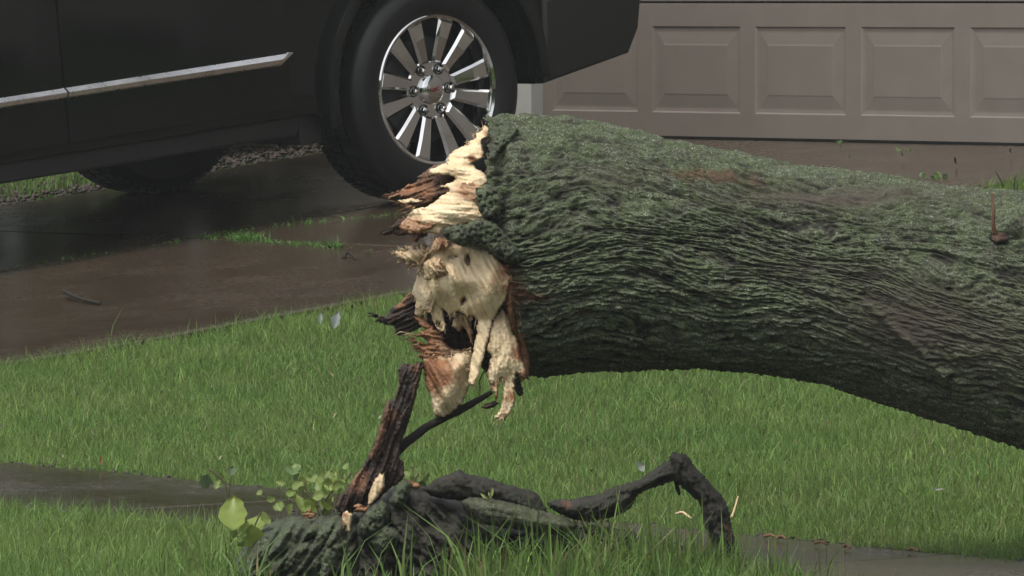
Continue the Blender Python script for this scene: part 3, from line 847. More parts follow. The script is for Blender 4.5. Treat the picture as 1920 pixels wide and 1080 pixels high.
def limb(name, pix, parent, mat, seed=1, n=28, rough=.14, rf=9.0, seg=6.0, bare=0.0, red=None, **k):
    """pix = [(px,py,thickness_px,depth)]"""
    pix = np.asarray(pix, float)
    path = P(pix[:, 0], pix[:, 1], pix[:, 3]); rad = pix[:, 2] * .5 * pix[:, 3] / F
    V, f, H = tube(path, rad, n, seg, seed, rough, rf)
    loc = None
    me = mesh_np(name, rel(V, parent), f)
    me_bm = bmesh.new(); me_bm.from_mesh(me); bmesh.ops.recalc_face_normals(me_bm, faces=me_bm.faces[:]); me_bm.to_mesh(me); me_bm.free()
    attr(me, 'h', H); b = np.full(len(V), float(bare)); rd_ = np.zeros(len(V))
    if red is not None:
        qx, qy, _ = px_of(V)
        for (bx, by, br, am) in red:
            rd_ += am * np.clip(1.3 - np.hypot(qx - bx, (qy - by) * .55) / br - .35 * fbm(qx * .06, qy * .03, 0, seed, 3), 0, 1)
    attr(me, 'bare', b); attr(me, 'red', np.clip(rd_, 0, 1))
    if mat is WOOD:
        ga_ = me.attributes.new('gc', 'FLOAT_VECTOR', 'POINT'); ga_.data.foreach_set('vector', rel(V, parent)[:, [2, 0, 1]].astype(np.float32).ravel())
        attr(me, 'stain', np.clip(b - rd_ * .6, 0, 1)); attr(me, 'grain', H)
    return obj(name, me, mat, parent, **k)

# ------------------------------------------------------------------ the fallen tree
TK = np.array([  # px, top, bottom, depth of the axis
    (880, 236, 690, 20.16), (905, 231, 694, 20.16), (960, 227, 700, 20.15), (1000, 231, 704, 20.15), (1100, 240, 695, 20.14), (1200, 256, 691, 20.12),
    (1300, 275, 691, 20.11), (1400, 291, 695, 20.10), (1500, 308, 710, 20.08), (1600, 322, 736, 20.06), (1700, 336, 770, 20.04), (1800, 349, 806, 20.02),
    (1920, 362, 848, 20.0), (2060, 378, 900, 19.98), (2250, 420, 945, 19.95), (2500, 500, 985, 19.9), (2900, 640, 1040, 19.85), (3300, 770, 1085, 19.8)], float)
tree_base = P(1000, 700, 20.15)
tree = empty('fallen_tree', tree_base, label='snapped tree trunk with mossy furrowed bark and a pale splintered end lying above the lawn', cat='tree')
def tkx(px, i): return np.interp(px, TK[:, 0], TK[:, i])
def tk_smooth(px, i):
    return (tkx(px - 45, i) + tkx(px, i) * 2 + tkx(px + 45, i)) / 4 if i != 9 else 0
# left-hand limit of the bark for each photo row on the near side
EDGE_Y = np.array([225, 240, 262, 300, 325, 345, 360, 395, 412, 425, 445, 462, 480, 505, 560, 600, 650, 700, 720])
EDGE_X = np.array([905, 912, 921, 912, 912, 902, 892, 900, 906, 890, 900, 925, 945, 958, 962, 972, 985, 992, 1000])
def trunk_mesh():
    xs = np.concatenate([np.linspace(0, 1, 360), ])
    L_vis = np.arange(0, 1100, 2.8)                         # photo-pixel steps along the visible length
    L_out = np.array([1115, 1135, 1160, 1200, 1250, 1320, 1400, 1500, 1620, 1760, 1900, 2060, 2200, 2330])
    Ls = np.concatenate([L_vis, L_out])
    NTH = 780
    # denser on the near side
    w = np.linspace(0, 1, NTH, endpoint=False); th = 2 * np.pi * w - .55 * np.sin(2 * np.pi * w)      # th = pi faces the camera... see below
    th = (2 * np.pi * w) + .5 * np.sin(2 * np.pi * w)
    th = th                                                   # angle 0 = far side, pi = near side
    Lm, Th = np.meshgrid(Ls, th, indexing='ij')
    up = np.sin(Th)                                            # +1 top
    near = -np.cos(Th)                                         # +1 near side
    yy0 = 465 - 232 * up
    xe = np.interp(yy0, EDGE_Y, EDGE_X)
    xe = np.where(near > -.25, xe, 930 + 12 * up)
    xe = xe + 5 * fbm(up * 14, near * 14, 0, 31, 3) * 1.4
    fade = np.clip(1 - Lm / 500, 0, 1) ** 1.5
    px = 905 + Lm + (xe - 905) * fade
    top, bot, dc = tk_smooth(px, 1), tk_smooth(px, 2), tk_smooth(px, 3)
    cy = .5 * (top + bot); Rp = .5 * (bot - top); Rm = Rp * dc / F
    Lx = (px - 905) * 20.1 / F                                 # metres along
    # gentle out-of-round swellings
    sw = .020 * fbm(Lx * 2.2, up * .9, near * .9, 41, 2)
    # swirl: grain wraps round the break and the crotch
    q = px
    warp = .060 * pn(Lx * 1.6, up * 1.3, near * 1.3, 42) + .034 * pn(Lx * 5, up * 3, near * 3, 43) + .006 * pn(Lx * 14, up * 7, near * 7, 44)
    tw = warp / np.maximum(Rm, .1) + .55 * np.exp(-((q - 1010) / 160) ** 2) * (Lx - .15) * 1.2 + .30 * sstep(1450, 1950, q) * sstep(.0, -.9, up) * (Lx - 1.0)
    cu, cn = np.sin(Th + tw) * .31, -np.cos(Th + tw) * .31
    fl, fc = 5.6, 38.0
    r1 = .55 * sstep(.015, .24, np.abs(pn(Lx * fl * .8, cu * fc * .8, cn * fc * .8, 51))) + .45 * (1 - np.abs(pn(Lx * fl, cu * fc, cn * fc, 58)) * 2.1)
    r2 = 1 - np.abs(pn(Lx * fl * 2.1 + 3, cu * fc * 1.9, cn * fc * 1.9, 52)) * 2.1
    r1, r2 = np.clip(r1, 0, 1), np.clip(r2, 0, 1)
    r3 = np.clip(1 - np.abs(pn(Lx * 30, cu * 120, cn * 120, 57)) * 2.0, 0, 1)
    blk = pn(Lx * 24, cu * 40, cn * 40, 53)                   # cross-breaks that chop the ridges into plates
    fine = fbm(Lx * 60, cu * 130, cn * 130, 54, 3, .6)
    chunk = np.exp(-((q - 900) / 130.0) ** 2)                  # thick cork-like plates near the break
    lumps = fbm(Lx * 26, cu * 30, cn * 30, 55, 3)
    # bare/worn patches, given by where they lie on the bark
    yv = cy - Rp * up
    def blob(x, y, rx, ry): return np.exp(-(((q - x) / rx) ** 2 + ((yv - y) / ry) ** 2)) * (near > -.2)
    bare = .95 * blob(1690, 590, 120, 75) + .7 * blob(1480, 365, 150, 18) + .7 * blob(1650, 372, 130, 16) + .5 * blob(1860, 640, 90, 90) + .45 * blob(1130, 330, 90, 22) + .4 * blob(1500, 500, 110, 25)
    bare = np.clip(bare + .25 * fbm(Lx * 7, cu * 9, cn * 9, 61, 3) * bare, 0, 1)
    red = np.clip(1.0 * blob(1320, 330, 75, 9) + 1.2 * blob(965, 530, 24, 34) + 1.25 * blob(1005, 548, 34, 12) + .9 * blob(1088, 580, 16, 7) + .5 * blob(1400, 342, 60, 7) - .25 + .45 * fbm(Lx * 30, cu * 60, cn * 60, 62, 3), 0, 1) * (near > 0)
    amp = (1 - .65 * bare)
    disp = amp * (.0092 * (r1 - .55) + .0042 * (r2 - .5) + .0040 * (r3 - .5) + .0042 * blk + .0062 * fine + .006 * pn(Lx * 7, cu * 14, cn * 14, 63)) + .014 * chunk * lumps + sw
    # a raised seam that runs down the right-hand flank, and folds beneath the top edge
    def seam(x0, y0, x1, y1, wd, hgt):
        ax, ay = x1 - x0, y1 - y0; Ln = math.hypot(ax, ay)
        t = np.clip(((q - x0) * ax + (yv - y0) * ay) / Ln ** 2, 0, 1)
        dd = np.hypot(q - x0 - t * ax, yv - y0 - t * ay)
        return hgt * np.exp(-(dd / wd) ** 2) * (near > -.1)
    disp = disp + seam(1615, 560, 1760, 690, 8, .009) + seam(1760, 690, 1930, 810, 10, .009) + seam(1560, 345, 1690, 372, 16, .014) + seam(1690, 372, 1830, 400, 14, .012) - seam(1085, 285, 1180, 335, 9, .014) - seam(1380, 360, 1540, 352, 9, .012) - seam(1030, 355, 1110, 400, 8, .012)
    disp = disp + seam(1880, 425, 1930, 420, 26, .035) - seam(1862, 448, 1900, 440, 8, .03)
    Rr = Rm + disp
    C = P(px, cy, dc)
    v = C.copy(); v[..., 2] += Rr * up; v[..., 1] -= Rr * near
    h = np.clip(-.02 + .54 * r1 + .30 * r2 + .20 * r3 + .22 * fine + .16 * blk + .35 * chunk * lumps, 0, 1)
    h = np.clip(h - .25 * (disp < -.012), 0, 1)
    m, n = Lm.shape
    idx = np.arange(m * n).reshape(m, n); nx = np.roll(idx, -1, 1)
    f = np.stack([idx[:-1], nx[:-1], nx[1:], idx[1:]], -1).reshape(-1, 4)
    V = v.reshape(-1, 3)
    # inner wall of the bark shell at the break, so that the end has thickness
    me = mesh_np('trunk', rel(V, tree), f)
    bm = bmesh.new(); bm.from_mesh(me); bmesh.ops.recalc_face_normals(bm, faces=bm.faces[:]); bm.to_mesh(me); bm.free()
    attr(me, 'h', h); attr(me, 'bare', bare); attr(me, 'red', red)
    return me
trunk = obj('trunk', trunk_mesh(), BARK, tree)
# torn core that closes the trunk behind the splinters
def cyl_d(px, py):
    """distance of the trunk's near surface at a photo position"""
    px = np.asarray(px, float); py = np.asarray(py, float); q = np.maximum(px, 905)
    top, bot, dc = tkx(q, 1), tkx(q, 2), tkx(q, 3)
    r = .5 * (bot - top); y = np.clip((py - .5 * (top + bot)) / r, -.97, .97)
    return dc - r * 20.1 / F * np.sqrt(1 - y * y)
def core_mesh():
    n, m = 140, 46
    th = np.linspace(0, 2 * np.pi, n, endpoint=False); u = np.linspace(0, 1, m)
    U, T = np.meshgrid(u, th, indexing='ij')
    rr = .292 * np.sqrt(np.clip(1 - U ** 1.6, 0, 1)) * (1 + .10 * fbm(np.cos(T) * 2, np.sin(T) * 2, U * 2, 71, 3))
    px = 1010 - U * 150 + 0 * T; ext = 22 * fbm(np.cos(T) * rr * 22, np.sin(T) * rr * 22, 0, 72, 4) * U
    C = P(px + ext, np.full_like(px, 468), np.full_like(px, 20.15))
    v = C; v[..., 2] += rr * np.sin(T); v[..., 1] += rr * np.cos(T)
    idx = np.arange(n * m).reshape(m, n); nx = np.roll(idx, -1, 1)
    f = np.stack([idx[:-1], nx[:-1], nx[1:], idx[1:]], -1).reshape(-1, 4)
    me = mesh_np('torn_core', rel(v.reshape(-1, 3), tree), f)
    g = .5 + .5 * fbm(U * 3, np.cos(T) * 9, np.sin(T) * 9, 73, 3)
    st = .80 + .15 * fbm(U * 4, np.cos(T) * 3, np.sin(T) * 3, 74, 3)
    ga_ = me.attributes.new('gc', 'FLOAT_VECTOR', 'POINT'); ga_.data.foreach_set('vector', rel(v.reshape(-1, 3), tree).astype(np.float32).ravel())
    attr(me, 'grain', g); attr(me, 'stain', np.clip(st, 0, 1)); return me
obj('torn_core', core_mesh(), WOOD, tree)

lean = lambda off=0.0, k=.5, x0=900: (lambda px, py: cyl_d(px, py) + off + k * np.maximum(0, (x0 - np.asarray(px, float))) * .00134)
flatd = lambda d, kx=0.0, x0=850, ky=0.0, y0=600: (lambda px, py: d + kx * (np.asarray(px, float) - x0) * .00134 + ky * (np.asarray(py, float) - y0) * .00134)

A_OUT = [(908,234),(902,245),(891,251),(892,258),(880,265),(877,271),(866,275),(852,282),(842,292),(835,305),(822,311),(807,317),(804,323),(809,327),(825,328),(841,328),(851,331),(853,336),(851,340),(838,345),(825,350),(839,352),(843,359),(829,366),(815,378),(800,388),(775,392),(769,398),(762,408),(753,419),(751,427),(762,435),(775,433),(789,430),(794,438),(811,437),(825,440),(829,431),(842,426),(860,422),(880,420),(900,424),(915,415),(912,395),(905,372),(902,352),(908,346),(915,342),(913,330),(905,322),(894,317),(886,306),(896,300),(907,296),(908,287),(903,275),(902,265),(916,256),(921,243),(915,238)]
shard('splinter', A_OUT, lean(.012, .35), tree, WOOD, tstep=.25, thick=.035, bulge=.034, edge=10, jag=1.3, grain=.1, gamp=.005, lump=.012, stain=.02,
      blobs=[(870, 360, 24, .35), (880, 368, 14, .25), (778, 424, 22, .42), (804, 425, 12, .3), (884, 298, 9, .55), (905, 290, 8, .4), (912, 250, 9, .35), (835, 318, 14, .12)], edge_stain=.18, seed=3)
shard('splinter', [(866,345),(884,340),(898,346),(906,352),(904,372),(898,378),(884,376),(868,374),(862,362)], lean(-.022, .3), tree, WOOD, thick=.02, bulge=.008, jag=2.5, grain=.25, stain=.36, edge_stain=.15, seed=4)
shard('splinter', [(751,420),(763,409),(776,414),(792,421),(801,424),(808,418),(817,418),(815,426),(800,431),(786,436),(772,438),(760,436),(752,430)], lean(-.012, .3), tree, WOOD, thick=.022, bulge=.012, jag=2.5, grain=.3, stain=.38, edge_stain=.1, seed=5)
shard('splinter', [(724,366),(745,358),(756,352),(764,345),(776,345),(786,334),(800,319),(814,309),(836,304),(850,318),(862,335),(860,360),(840,375),(812,386),(790,392),(762,391),(772,383),(758,384),(746,378),(758,375),(770,374),(757,370),(742,369),(726,375)], lean(.075, .45), tree, WOOD, thick=.05, bulge=.02, edge=9, jag=2.6, grain=-.30, gamp=.010, stain=.80, blobs=[(735,368,16,-.45),(765,352,14,-.3),(800,362,22,-.2),(752,380,10,-.75)], edge_stain=-.1, seed=6)
shard('splinter', [(745,376),(770,372),(790,375),(788,380),(768,380),(752,384),(746,381)], lean(.03, .45), tree, WOOD, thick=.012, bulge=.004, edge=5, cell=3, jag=1.8, grain=-.05, stain=.08, edge_stain=.2, seed=7)
shard('splinter', [(706,438),(722,431),(738,420),(755,408),(775,414),(800,430),(802,444),(788,446),(782,456),(774,452),(778,441),(764,440),(748,443),(735,439),(722,441)], lean(.05, .45), tree, WOOD, thick=.035, bulge=.01, edge=7, jag=3.0, jagf=.3, grain=-.3, gamp=.008, stain=.86, blobs=[(780,446,10,-.4)], edge_stain=-.15, seed=8)
shard('splinter', [(738,477),(746,468),(752,472),(760,470),(767,463),(775,458),(779,466),(785,466),(791,457),(796,464),(801,463),(815,466),(806,480),(792,488),(786,500),(774,492),(766,497),(756,489),(747,484)], lean(.055, .25), tree, WOOD, thick=.035, bulge=.02, edge=7, cell=3, jag=4.2, jagf=.33, grain=.75, gamp=.010, stain=.20, edge_stain=.1, seed=9)
shard('splinter', [(768,494),(771,494),(769,506),(765,515),(766,505)], flatd(19.97), tree, WOOD, thick=.006, bulge=.002, edge=3, cell=2.5, jag=.8, stain=.05, seed=10)
D_OUT = [(834,447),(820,446),(811,452),(808,464),(795,475),(786,488),(781,505),(783,514),(777,534),(771,553),(779,560),(780,575),(777,588),(786,595),(796,588),(800,584),(808,588),(811,601),(816,612),(825,620),(834,622),(837,610),(832,594),(829,577),(838,586),(847,590),(858,584),(868,588),(875,594),(886,592),(896,601),(893,612),(895,624),(890,640),(887,660),(883,680),(879,700),(878,718),(888,726),(894,712),(900,694),(908,664),(916,630),(922,606),(932,586),(944,570),(953,552),(957,523),(950,501),(930,483),(916,471),(900,464),(877,460),(857,458),(844,452)]
H1 = [(874,480),(879,478),(882,486),(881,497),(876,498),(872,489)]
H2 = [(819,602),(824,604),(829,612),(828,617),(822,614),(818,607)]
H3 = [(871,557),(872,563),(867,571),(865,572),(868,563)]
H4 = [(842,481),(850,479),(858,481),(850,484),(842,484)]
def d_face(px, py):
    px = np.asarray(px, float); py = np.asarray(py, float)
    base = cyl_d(np.maximum(px, 900), np.clip(py, 250, 600))
    return base + .06 - .0006 * (px - 850) * 1.0 - np.clip(py - 590, 0, 200) * .0002 + .05 * np.clip((815 - px) / 45, 0, 1)
shard('split_face', D_OUT, d_face, tree, WOOD, tstep=.35, thick=.030, bulge=.040, edge=9, cell=3.6, jag=1.6, grain=1.15, gamp=.0035, lump=.017, stain=.04,
      blobs=[(945, 510, 24, .42), (930, 545, 22, .20), (905, 590, 16, .22), (868, 563, 7, .4), (830, 458, 22, .22), (880, 462, 30, .12), (886, 600, 10, .3), (950, 540, 14, .3)], edge_stain=.16, holes=[H1, H2, H3, H4], seed=12)
shard('fibre_tuft', [(793,498),(800,488),(812,483),(826,486),(836,496),(838,508),(830,520),(818,523),(806,527),(796,526),(792,512)], lambda px, py: d_face(px, py) - .045, tree, WOOD, thick=.03, bulge=.022, edge=6, cell=2.8, jag=3.5, jagf=.3, grain=.9, gamp=.009, lump=.018, stain=.20, blobs=[(826,500,8,.22),(822,516,9,.2)], edge_stain=.12, seed=13)
shard('splinter', [(810,452),(822,446),(836,448),(846,456),(838,464),(820,470),(806,474),(800,484),(790,500),(786,520),(781,512),(784,494),(794,478),(806,466)], lambda px, py: d_face(px, py) - .038, tree, WOOD, thick=.018, bulge=.012, edge=6, cell=3, jag=2.6, grain=1.9, gamp=.006, stain=.26, blobs=[(826,455,12,.2)], edge_stain=.12, seed=14)
shard('splinter', [(796,524),(808,522),(828,518),(838,520),(834,536),(826,548),(818,560),(812,574),(806,586),(800,584),(799,560),(795,545)], lambda px, py: d_face(px, py) - .03, tree, WOOD, thick=.016, bulge=.010, edge=6, cell=3, jag=2.4, grain=1.9, gamp=.006, stain=.16, blobs=[(826,528,12,.22)], edge_stain=.12, seed=15)
shard('splinter', [(694,587),(702,588),(710,592),(725,593),(733,578),(751,568),(762,552),(774,545),(790,560),(795,590),(794,610),(783,618),(765,624),(753,630),(741,626),(739,612),(718,607),(700,603),(708,597),(697,593)], flatd(20.12, -.2), tree, WOOD, thick=.07, bulge=.025, edge=9, jag=2.4, grain=-.45, gamp=.010, stain=.93, blobs=[(752, 570, 14, -.35), (766, 556, 8, -.3)], edge_stain=-.08, seed=16)
shard('splinter', [(776,596),(788,593),(800,596),(808,606),(818,618),(832,628),(836,645),(846,656),(870,654),(888,662),(888,676),(866,678),(840,672),(812,672),(792,676),(784,668),(796,662),(784,655),(771,651),(786,647),(770,641),(790,640),(803,646),(796,634),(782,631),(769,627),(786,625),(794,616),(782,606)], flatd(20.02, -.15), tree, WOOD, thick=.05, bulge=.016, edge=7, cell=3, jag=2.6, jagf=.28, grain=.12, gamp=.010, stain=.42, blobs=[(800, 640, 18, .12), (850, 664, 26, -.12)], edge_stain=.08, seed=17)
shard('splinter', [(856,586),(866,586),(874,592),(882,600),(886,620),(888,650),(882,640),(876,622),(868,612),(862,622),(856,618),(846,612),(850,600)], flatd(19.985), tree, WOOD, thick=.014, bulge=.008, edge=5, cell=3, jag=1.8, grain=1.4, stain=.34, blobs=[(854,604,9,-.3)], edge_stain=.14, seed=18)
shard('splinter', [(794,672),(812,668),(834,664),(858,660),(884,660),(888,684),(880,704),(880,726),(872,746),(856,768),(834,781),(813,781),(811,764),(808,748),(799,722),(795,698)], flatd(20.0, -.1), tree, WOOD, stmax=.5, tstep=.4, thick=.05, bulge=.060, edge=12, jag=1.4, grain=1.1, gamp=.0035, lump=.010, stain=.10, blobs=[(802, 700, 34, .55), (838, 700, 30, .38), (826, 738, 14, .22), (800, 730, 10, .5), (816, 672, 22, .3)], edge_stain=.12, seed=19)
J_OUT = [(920,612),(928,596),(942,580),(956,592),(962,620),(973,646),(980,676),(986,700),(984,718),(976,704),(968,700),(963,716),(966,748),(959,772),(944,789),(927,782),(936,770),(942,756),(943,734),(945,712),(938,708),(934,720),(934,738),(930,757),(927,742),(920,724),(912,702),(918,684),(921,668),(912,655),(916,632)]
shard('splinter', J_OUT, flatd(19.93, -.15, 940), tree, WOOD, tstep=.6, thick=.022, bulge=.022, edge=7, cell=3.4, jag=2.2, grain=1.45, gamp=.006, lump=.010, stain=.07, blobs=[(972, 660, 18, .40), (960, 742, 14, .35), (925, 722, 9, .3), (932, 745, 9, .45), (980, 705, 10, .5), (945, 640, 12, .14)], edge_stain=.3, seed=20)
shard('splinter', [(938,492),(952,497),(962,520),(968,552),(978,590),(986,636),(994,680),(990,714),(982,704),(974,664),(964,630),(954,596),(948,560),(952,528)], lambda px, py: cyl_d(px, np.clip(py, 250, 650)) + .012, tree, WOOD, thick=.03, bulge=.010, edge=6, cell=3.4, jag=2.8, grain=1.45, gamp=.008, stain=.62, blobs=[(962,525,16,-.22),(975,640,14,-.2)], edge_stain=.12, seed=21)
shard('splinter', [(902,764),(914,756),(928,752),(934,756),(926,764),(912,767)], flatd(19.96), tree, WOOD, thick=.016, bulge=.006, edge=4, cell=2.6, jag=1.5, stain=.75, seed=22)
shard('splinter', [(962,716),(972,706),(978,722),(982,738),(974,744),(966,734)], flatd(20.0), tree, WOOD, thick=.03, bulge=.006, edge=5, cell=3, jag=2, stain=.95, seed=23)
limb('fibre', [(901,728,2.2,19.97),(898,716,2.2,19.97),(903,704,2.2,19.97),(910,694,2.2,19.98)], tree, WOOD, 24, 8, .05, seg=4, bare=.8)
limb('fibre', [(899,745,1.8,19.97),(900,735,1.8,19.97),(899,724,2.0,19.97)], tree, WOOD, 25, 8, .05, seg=4, bare=.7)
shard('bark_flap', [(827,431),(840,425),(848,422),(860,420),(872,421),(880,416),(890,411),(904,408),(925,415),(950,440),(972,470),(975,492),(950,492),(930,482),(914,470),(900,464),(880,462),(862,462),(850,456),(840,450),(833,444)],
      lambda px, py: cyl_d(px, py) - .018, tree, BARK_STUMP, thick=.05, bulge=.018, edge=9, cell=3.4, jag=2.6, jagf=.3, grain=.35, lump=.012, stain=0.0, edge_stain=0, seed=26, bark=(.045, .13, .020))
shard('bark_flap', [(905,226),(918,221),(935,222),(958,228),(975,240),(960,262),(938,285),(924,304),(914,300),(919,280),(922,262),(914,252),(922,240)],
      lambda px, py: cyl_d(px, py) - .012, tree, BARK_STUMP, thick=.04, bulge=.010, edge=8, cell=3.4, jag=2.6, jagf=.3, grain=.9, lump=.010, stain=0.0, edge_stain=0, seed=27, bark=(.045, .13, .018))
shard('bark_flap', [(886,352),(900,346),(918,346),(936,356),(944,380),(938,402),(920,412),(905,410),(896,394),(890,372)],
      lambda px, py: cyl_d(px, py) - .006, tree, BARK, thick=.04, bulge=.014, edge=9, cell=3.4, jag=2.4, jagf=.3, grain=.3, lump=.012, stain=0.0, edge_stain=0, seed=28, bark=(.045, .13, .020))
shard('splinter', [(800,556),(840,548),(960,540),(975,580),(992,690),(974,706),(940,690),(908,698),(892,668),(850,658),(812,652),(797,612)], flatd(20.10, -.1), tree, WOOD, thick=.08, bulge=.02, jag=2.5, grain=1.3, gamp=.012, stain=.97, edge_stain=0, seed=36)  # dark backing sheet; the cavity's shade is painted in as stain
def fringe(segs, name='fibre_fringe'):
    V, Fs, st = [], [], []
    for (x0, y0, x1, y1, n, ang, spr, L, dep, stain) in segs:
        for _ in range(n):
            u = RNG.uniform(); px, py = x0 + (x1 - x0) * u, y0 + (y1 - y0) * u
            a = math.radians(ang + RNG.normal(0, spr)); l = L * RNG.gamma(3, 1 / 3.0); w = RNG.uniform(.5, 1.5)
            d = (dep(px, py) if callable(dep) else dep) + RNG.normal(0, .008)
            dx, dy = math.cos(a), -math.sin(a); cv = RNG.normal(0, .15) * l
            b = np.array([(px - dx * 4, py - dy * 4), (px + dx * l * .5 - dy * cv, py + dy * l * .5 + dx * cv), (px + dx * l, py + dy * l)])
            k0 = sum(len(q) for q in V)
            ring = []
            for i, ww in enumerate((w, w * .7)):
                for (ox, oy, od) in ((-dy, dx, 0), (dy, -dx, 0), (0, 0, -1.0)):
                    ring.append(P(b[i, 0] + ox * ww, b[i, 1] + oy * ww, d + od * ww * .0013 + i * RNG.normal(0, .003)))
            ring.append(P(b[2, 0], b[2, 1], d + RNG.normal(0, .006)))
            V.append(np.array(ring))
            for i in range(3):
                j = (i + 1) % 3; Fs += [(k0 + i, k0 + j, k0 + 3 + j), (k0 + i, k0 + 3 + j, k0 + 3 + i), (k0 + 3 + i, k0 + 3 + j, k0 + 6)]
            Fs.append((k0 + 2, k0 + 1, k0)); st += [np.clip(stain + RNG.normal(0, .12), 0, 1)] * 7
    V = np.concatenate(V); me = mesh_np(name, rel(V, tree), np.array(Fs), smooth=False)
    attr(me, 'stain', st); attr(me, 'grain', RNG.uniform(.3, .7, len(V)))
    ga_ = me.attributes.new('gc', 'FLOAT_VECTOR', 'POINT'); ga_.data.foreach_set('vector', rel(V, tree).astype(np.float32).ravel())
    return obj(name, me, WOOD, tree, kind='stuff')
fa = lean(.0, .35)
fringe([(738,477,760,468,26,150,22,9,20.0,.15), (760,468,800,460,34,105,22,9,19.99,.15), (745,484,780,500,16,200,20,9,20.0,.25),
        (725,368,760,352,22,200,14,10,fa,.7), (745,378,775,390,26,190,14,13,fa,.45), (708,438,750,422,20,195,16,12,fa,.85), (755,408,800,390,12,165,20,6,fa,.2),
        (835,306,880,266,14,140,25,5,fa,.15), (885,258,908,236,16,120,30,6,fa,.25),
        (770,626,790,660,34,180,14,14,19.99,.4), (800,668,880,662,40,200,30,9,19.98,.45), (779,560,800,592,24,255,20,10,d_face,.12),
        (808,588,835,622,16,265,20,9,d_face,.12), (838,587,896,600,40,265,18,9,d_face,.18), (880,650,880,722,26,215,18,6,19.94,.12),
        (878,722,892,726,10,262,14,7,19.94,.12), (920,720,945,712,16,268,12,12,19.93,.3), (928,782,945,788,14,245,16,9,19.92,.2), (960,716,986,706,16,265,14,11,19.95,.7),
        (694,587,725,600,14,185,16,9,20.12,.95), (740,625,780,620,12,235,24,8,20.1,.95), (795,672,800,720,10,215,24,5,19.99,.6), (945,500,962,540,22,20,30,9,lambda px, py: cyl_d(px, py) - .006,.55), (965,545,985,640,22,330,25,9,lambda px, py: cyl_d(px, np.clip(py, 250, 650)) - .004,.6),
        (802,500,836,510,44,120,60,9,lambda px, py: d_face(px, py) - .06,.2), (812,450,845,455,24,110,40,6,lambda px, py: d_face(px, py) - .03,.3)])
fringe([(905,229,960,226,40,110,35,8,20.13,.97), (830,436,860,421,16,170,30,6,lambda px, py: cyl_d(px, py) - .02,.98), (908,290,920,250,14,185,25,7,20.0,.95)], 'bark_fibre_fringe')
# reddish sprout stub and its scar on the right-hand flank
limb('sprout', [(1866,440,9,19.70),(1862,420,7,19.69),(1863,395,6,19.69),(1860,362,4,19.70)], tree, WOOD, 29, 10, .1, seg=4, bare=.78)
shard('branch_scar', [(1856,436),(1868,432),(1884,436),(1896,442),(1886,454),(1868,456),(1857,450)], lambda px, py: cyl_d(px, py) - .022, tree, WOOD, thick=.02, bulge=.010, edge=5, cell=3, jag=2, stain=.76, seed=30)
# limbs beyond the right edge of the frame
def xlimb(p0, p1, p2, r0, r1, seed):
    V, f, H = tube(np.array([p0, p1, p2]), [r0, .6 * r0 + .4 * r1, r1], 24, 25, seed, .12, 5)
    me = mesh_np('limb', rel(V, tree), f); bm = bmesh.new(); bm.from_mesh(me); bmesh.ops.recalc_face_normals(bm, faces=bm.faces[:]); bm.to_mesh(me); bm.free()
    attr(me, 'h', H); attr(me, 'bare', np.zeros(len(V))); attr(me, 'red', np.zeros(len(V)))
    return obj('limb', me, BARK, tree)
xlimb(P(3200, 800, 19.85), P(3700, 700, 20.2), P(4300, 560, 20.8), .20, .07, 81)
xlimb(P(3250, 920, 19.8), P(3800, 960, 19.4), P(4500, 940, 18.8), .19, .06, 82)

# ------------------------------------------------------------------ stump
sb = G(640, 1085)
stump = empty('tree_stump', (sb[0], sb[1], sb[2]), label='jagged stump and torn root flare of the snapped tree, mossy, in the long grass', cat='stump')
shard('root_flare', [(415,1120),(430,1060),(455,1030),(470,1004),(492,986),(520,974),(556,964),(596,962),(640,958),(668,962),(680,1000),(686,1050),(690,1120)],
      flatd(20.10, 0, ky=-.3, y0=1080), stump, BARK_STUMP, thick=.20, bulge=.14, edge=50, cell=3.6, jag=4, jagf=.12, grain=2.25, gamp=.010, lump=.022, stain=0, edge_stain=0, seed=41, bark=(.008, .050, .050), blobs=[(655,1010,22,.6)])
shard('root_flare', [(648,1120),(650,1060),(656,1010),(668,968),(690,945),(720,925),(748,908),(770,906),(800,915),(836,922),(866,938),(890,960),(905,1000),(915,1060),(920,1130)],
      flatd(20.12, 0, ky=-.3, y0=1080), stump, BARK_DARK, thick=.20, bulge=.13, edge=50, cell=3.6, jag=4, jagf=.12, grain=.9, gamp=.010, lump=.026, stain=.15, edge_stain=0, seed=42, bark=(.010, .050, .042), blobs=[(800,1000,70,.5)])
shard('bark_scale', [(668,985),(684,962),(700,948),(716,938),(728,946),(734,962),(728,985),(712,1002),(690,1012),(672,1004)], flatd(19.92), stump, BARK_STUMP, thick=.05, bulge=.03, edge=12, cell=3.4, jag=3, jagf=.2, grain=1.2, lump=.02, stain=0, edge_stain=0, seed=43, bark=(.03, .08, .016))
shard('bark_scale', [(700,1000),(722,984),(744,990),(752,1010),(742,1030),(718,1042),(700,1034),(694,1016)], flatd(19.90), stump, BARK_STUMP, thick=.05, bulge=.03, edge=12, cell=3.4, jag=3, jagf=.2, grain=1.0, lump=.02, stain=0, edge_stain=0, seed=44, bark=(.03, .08, .016))
shard('bark_scale', [(728,942),(742,912),(758,898),(772,904),(770,924),(762,942),(744,956)], flatd(19.93), stump, BARK_STUMP, thick=.05, bulge=.03, edge=12, cell=3.4, jag=3, jagf=.2, grain=1.2, lump=.02, stain=0, edge_stain=0, seed=45, bark=(.03, .08, .016))
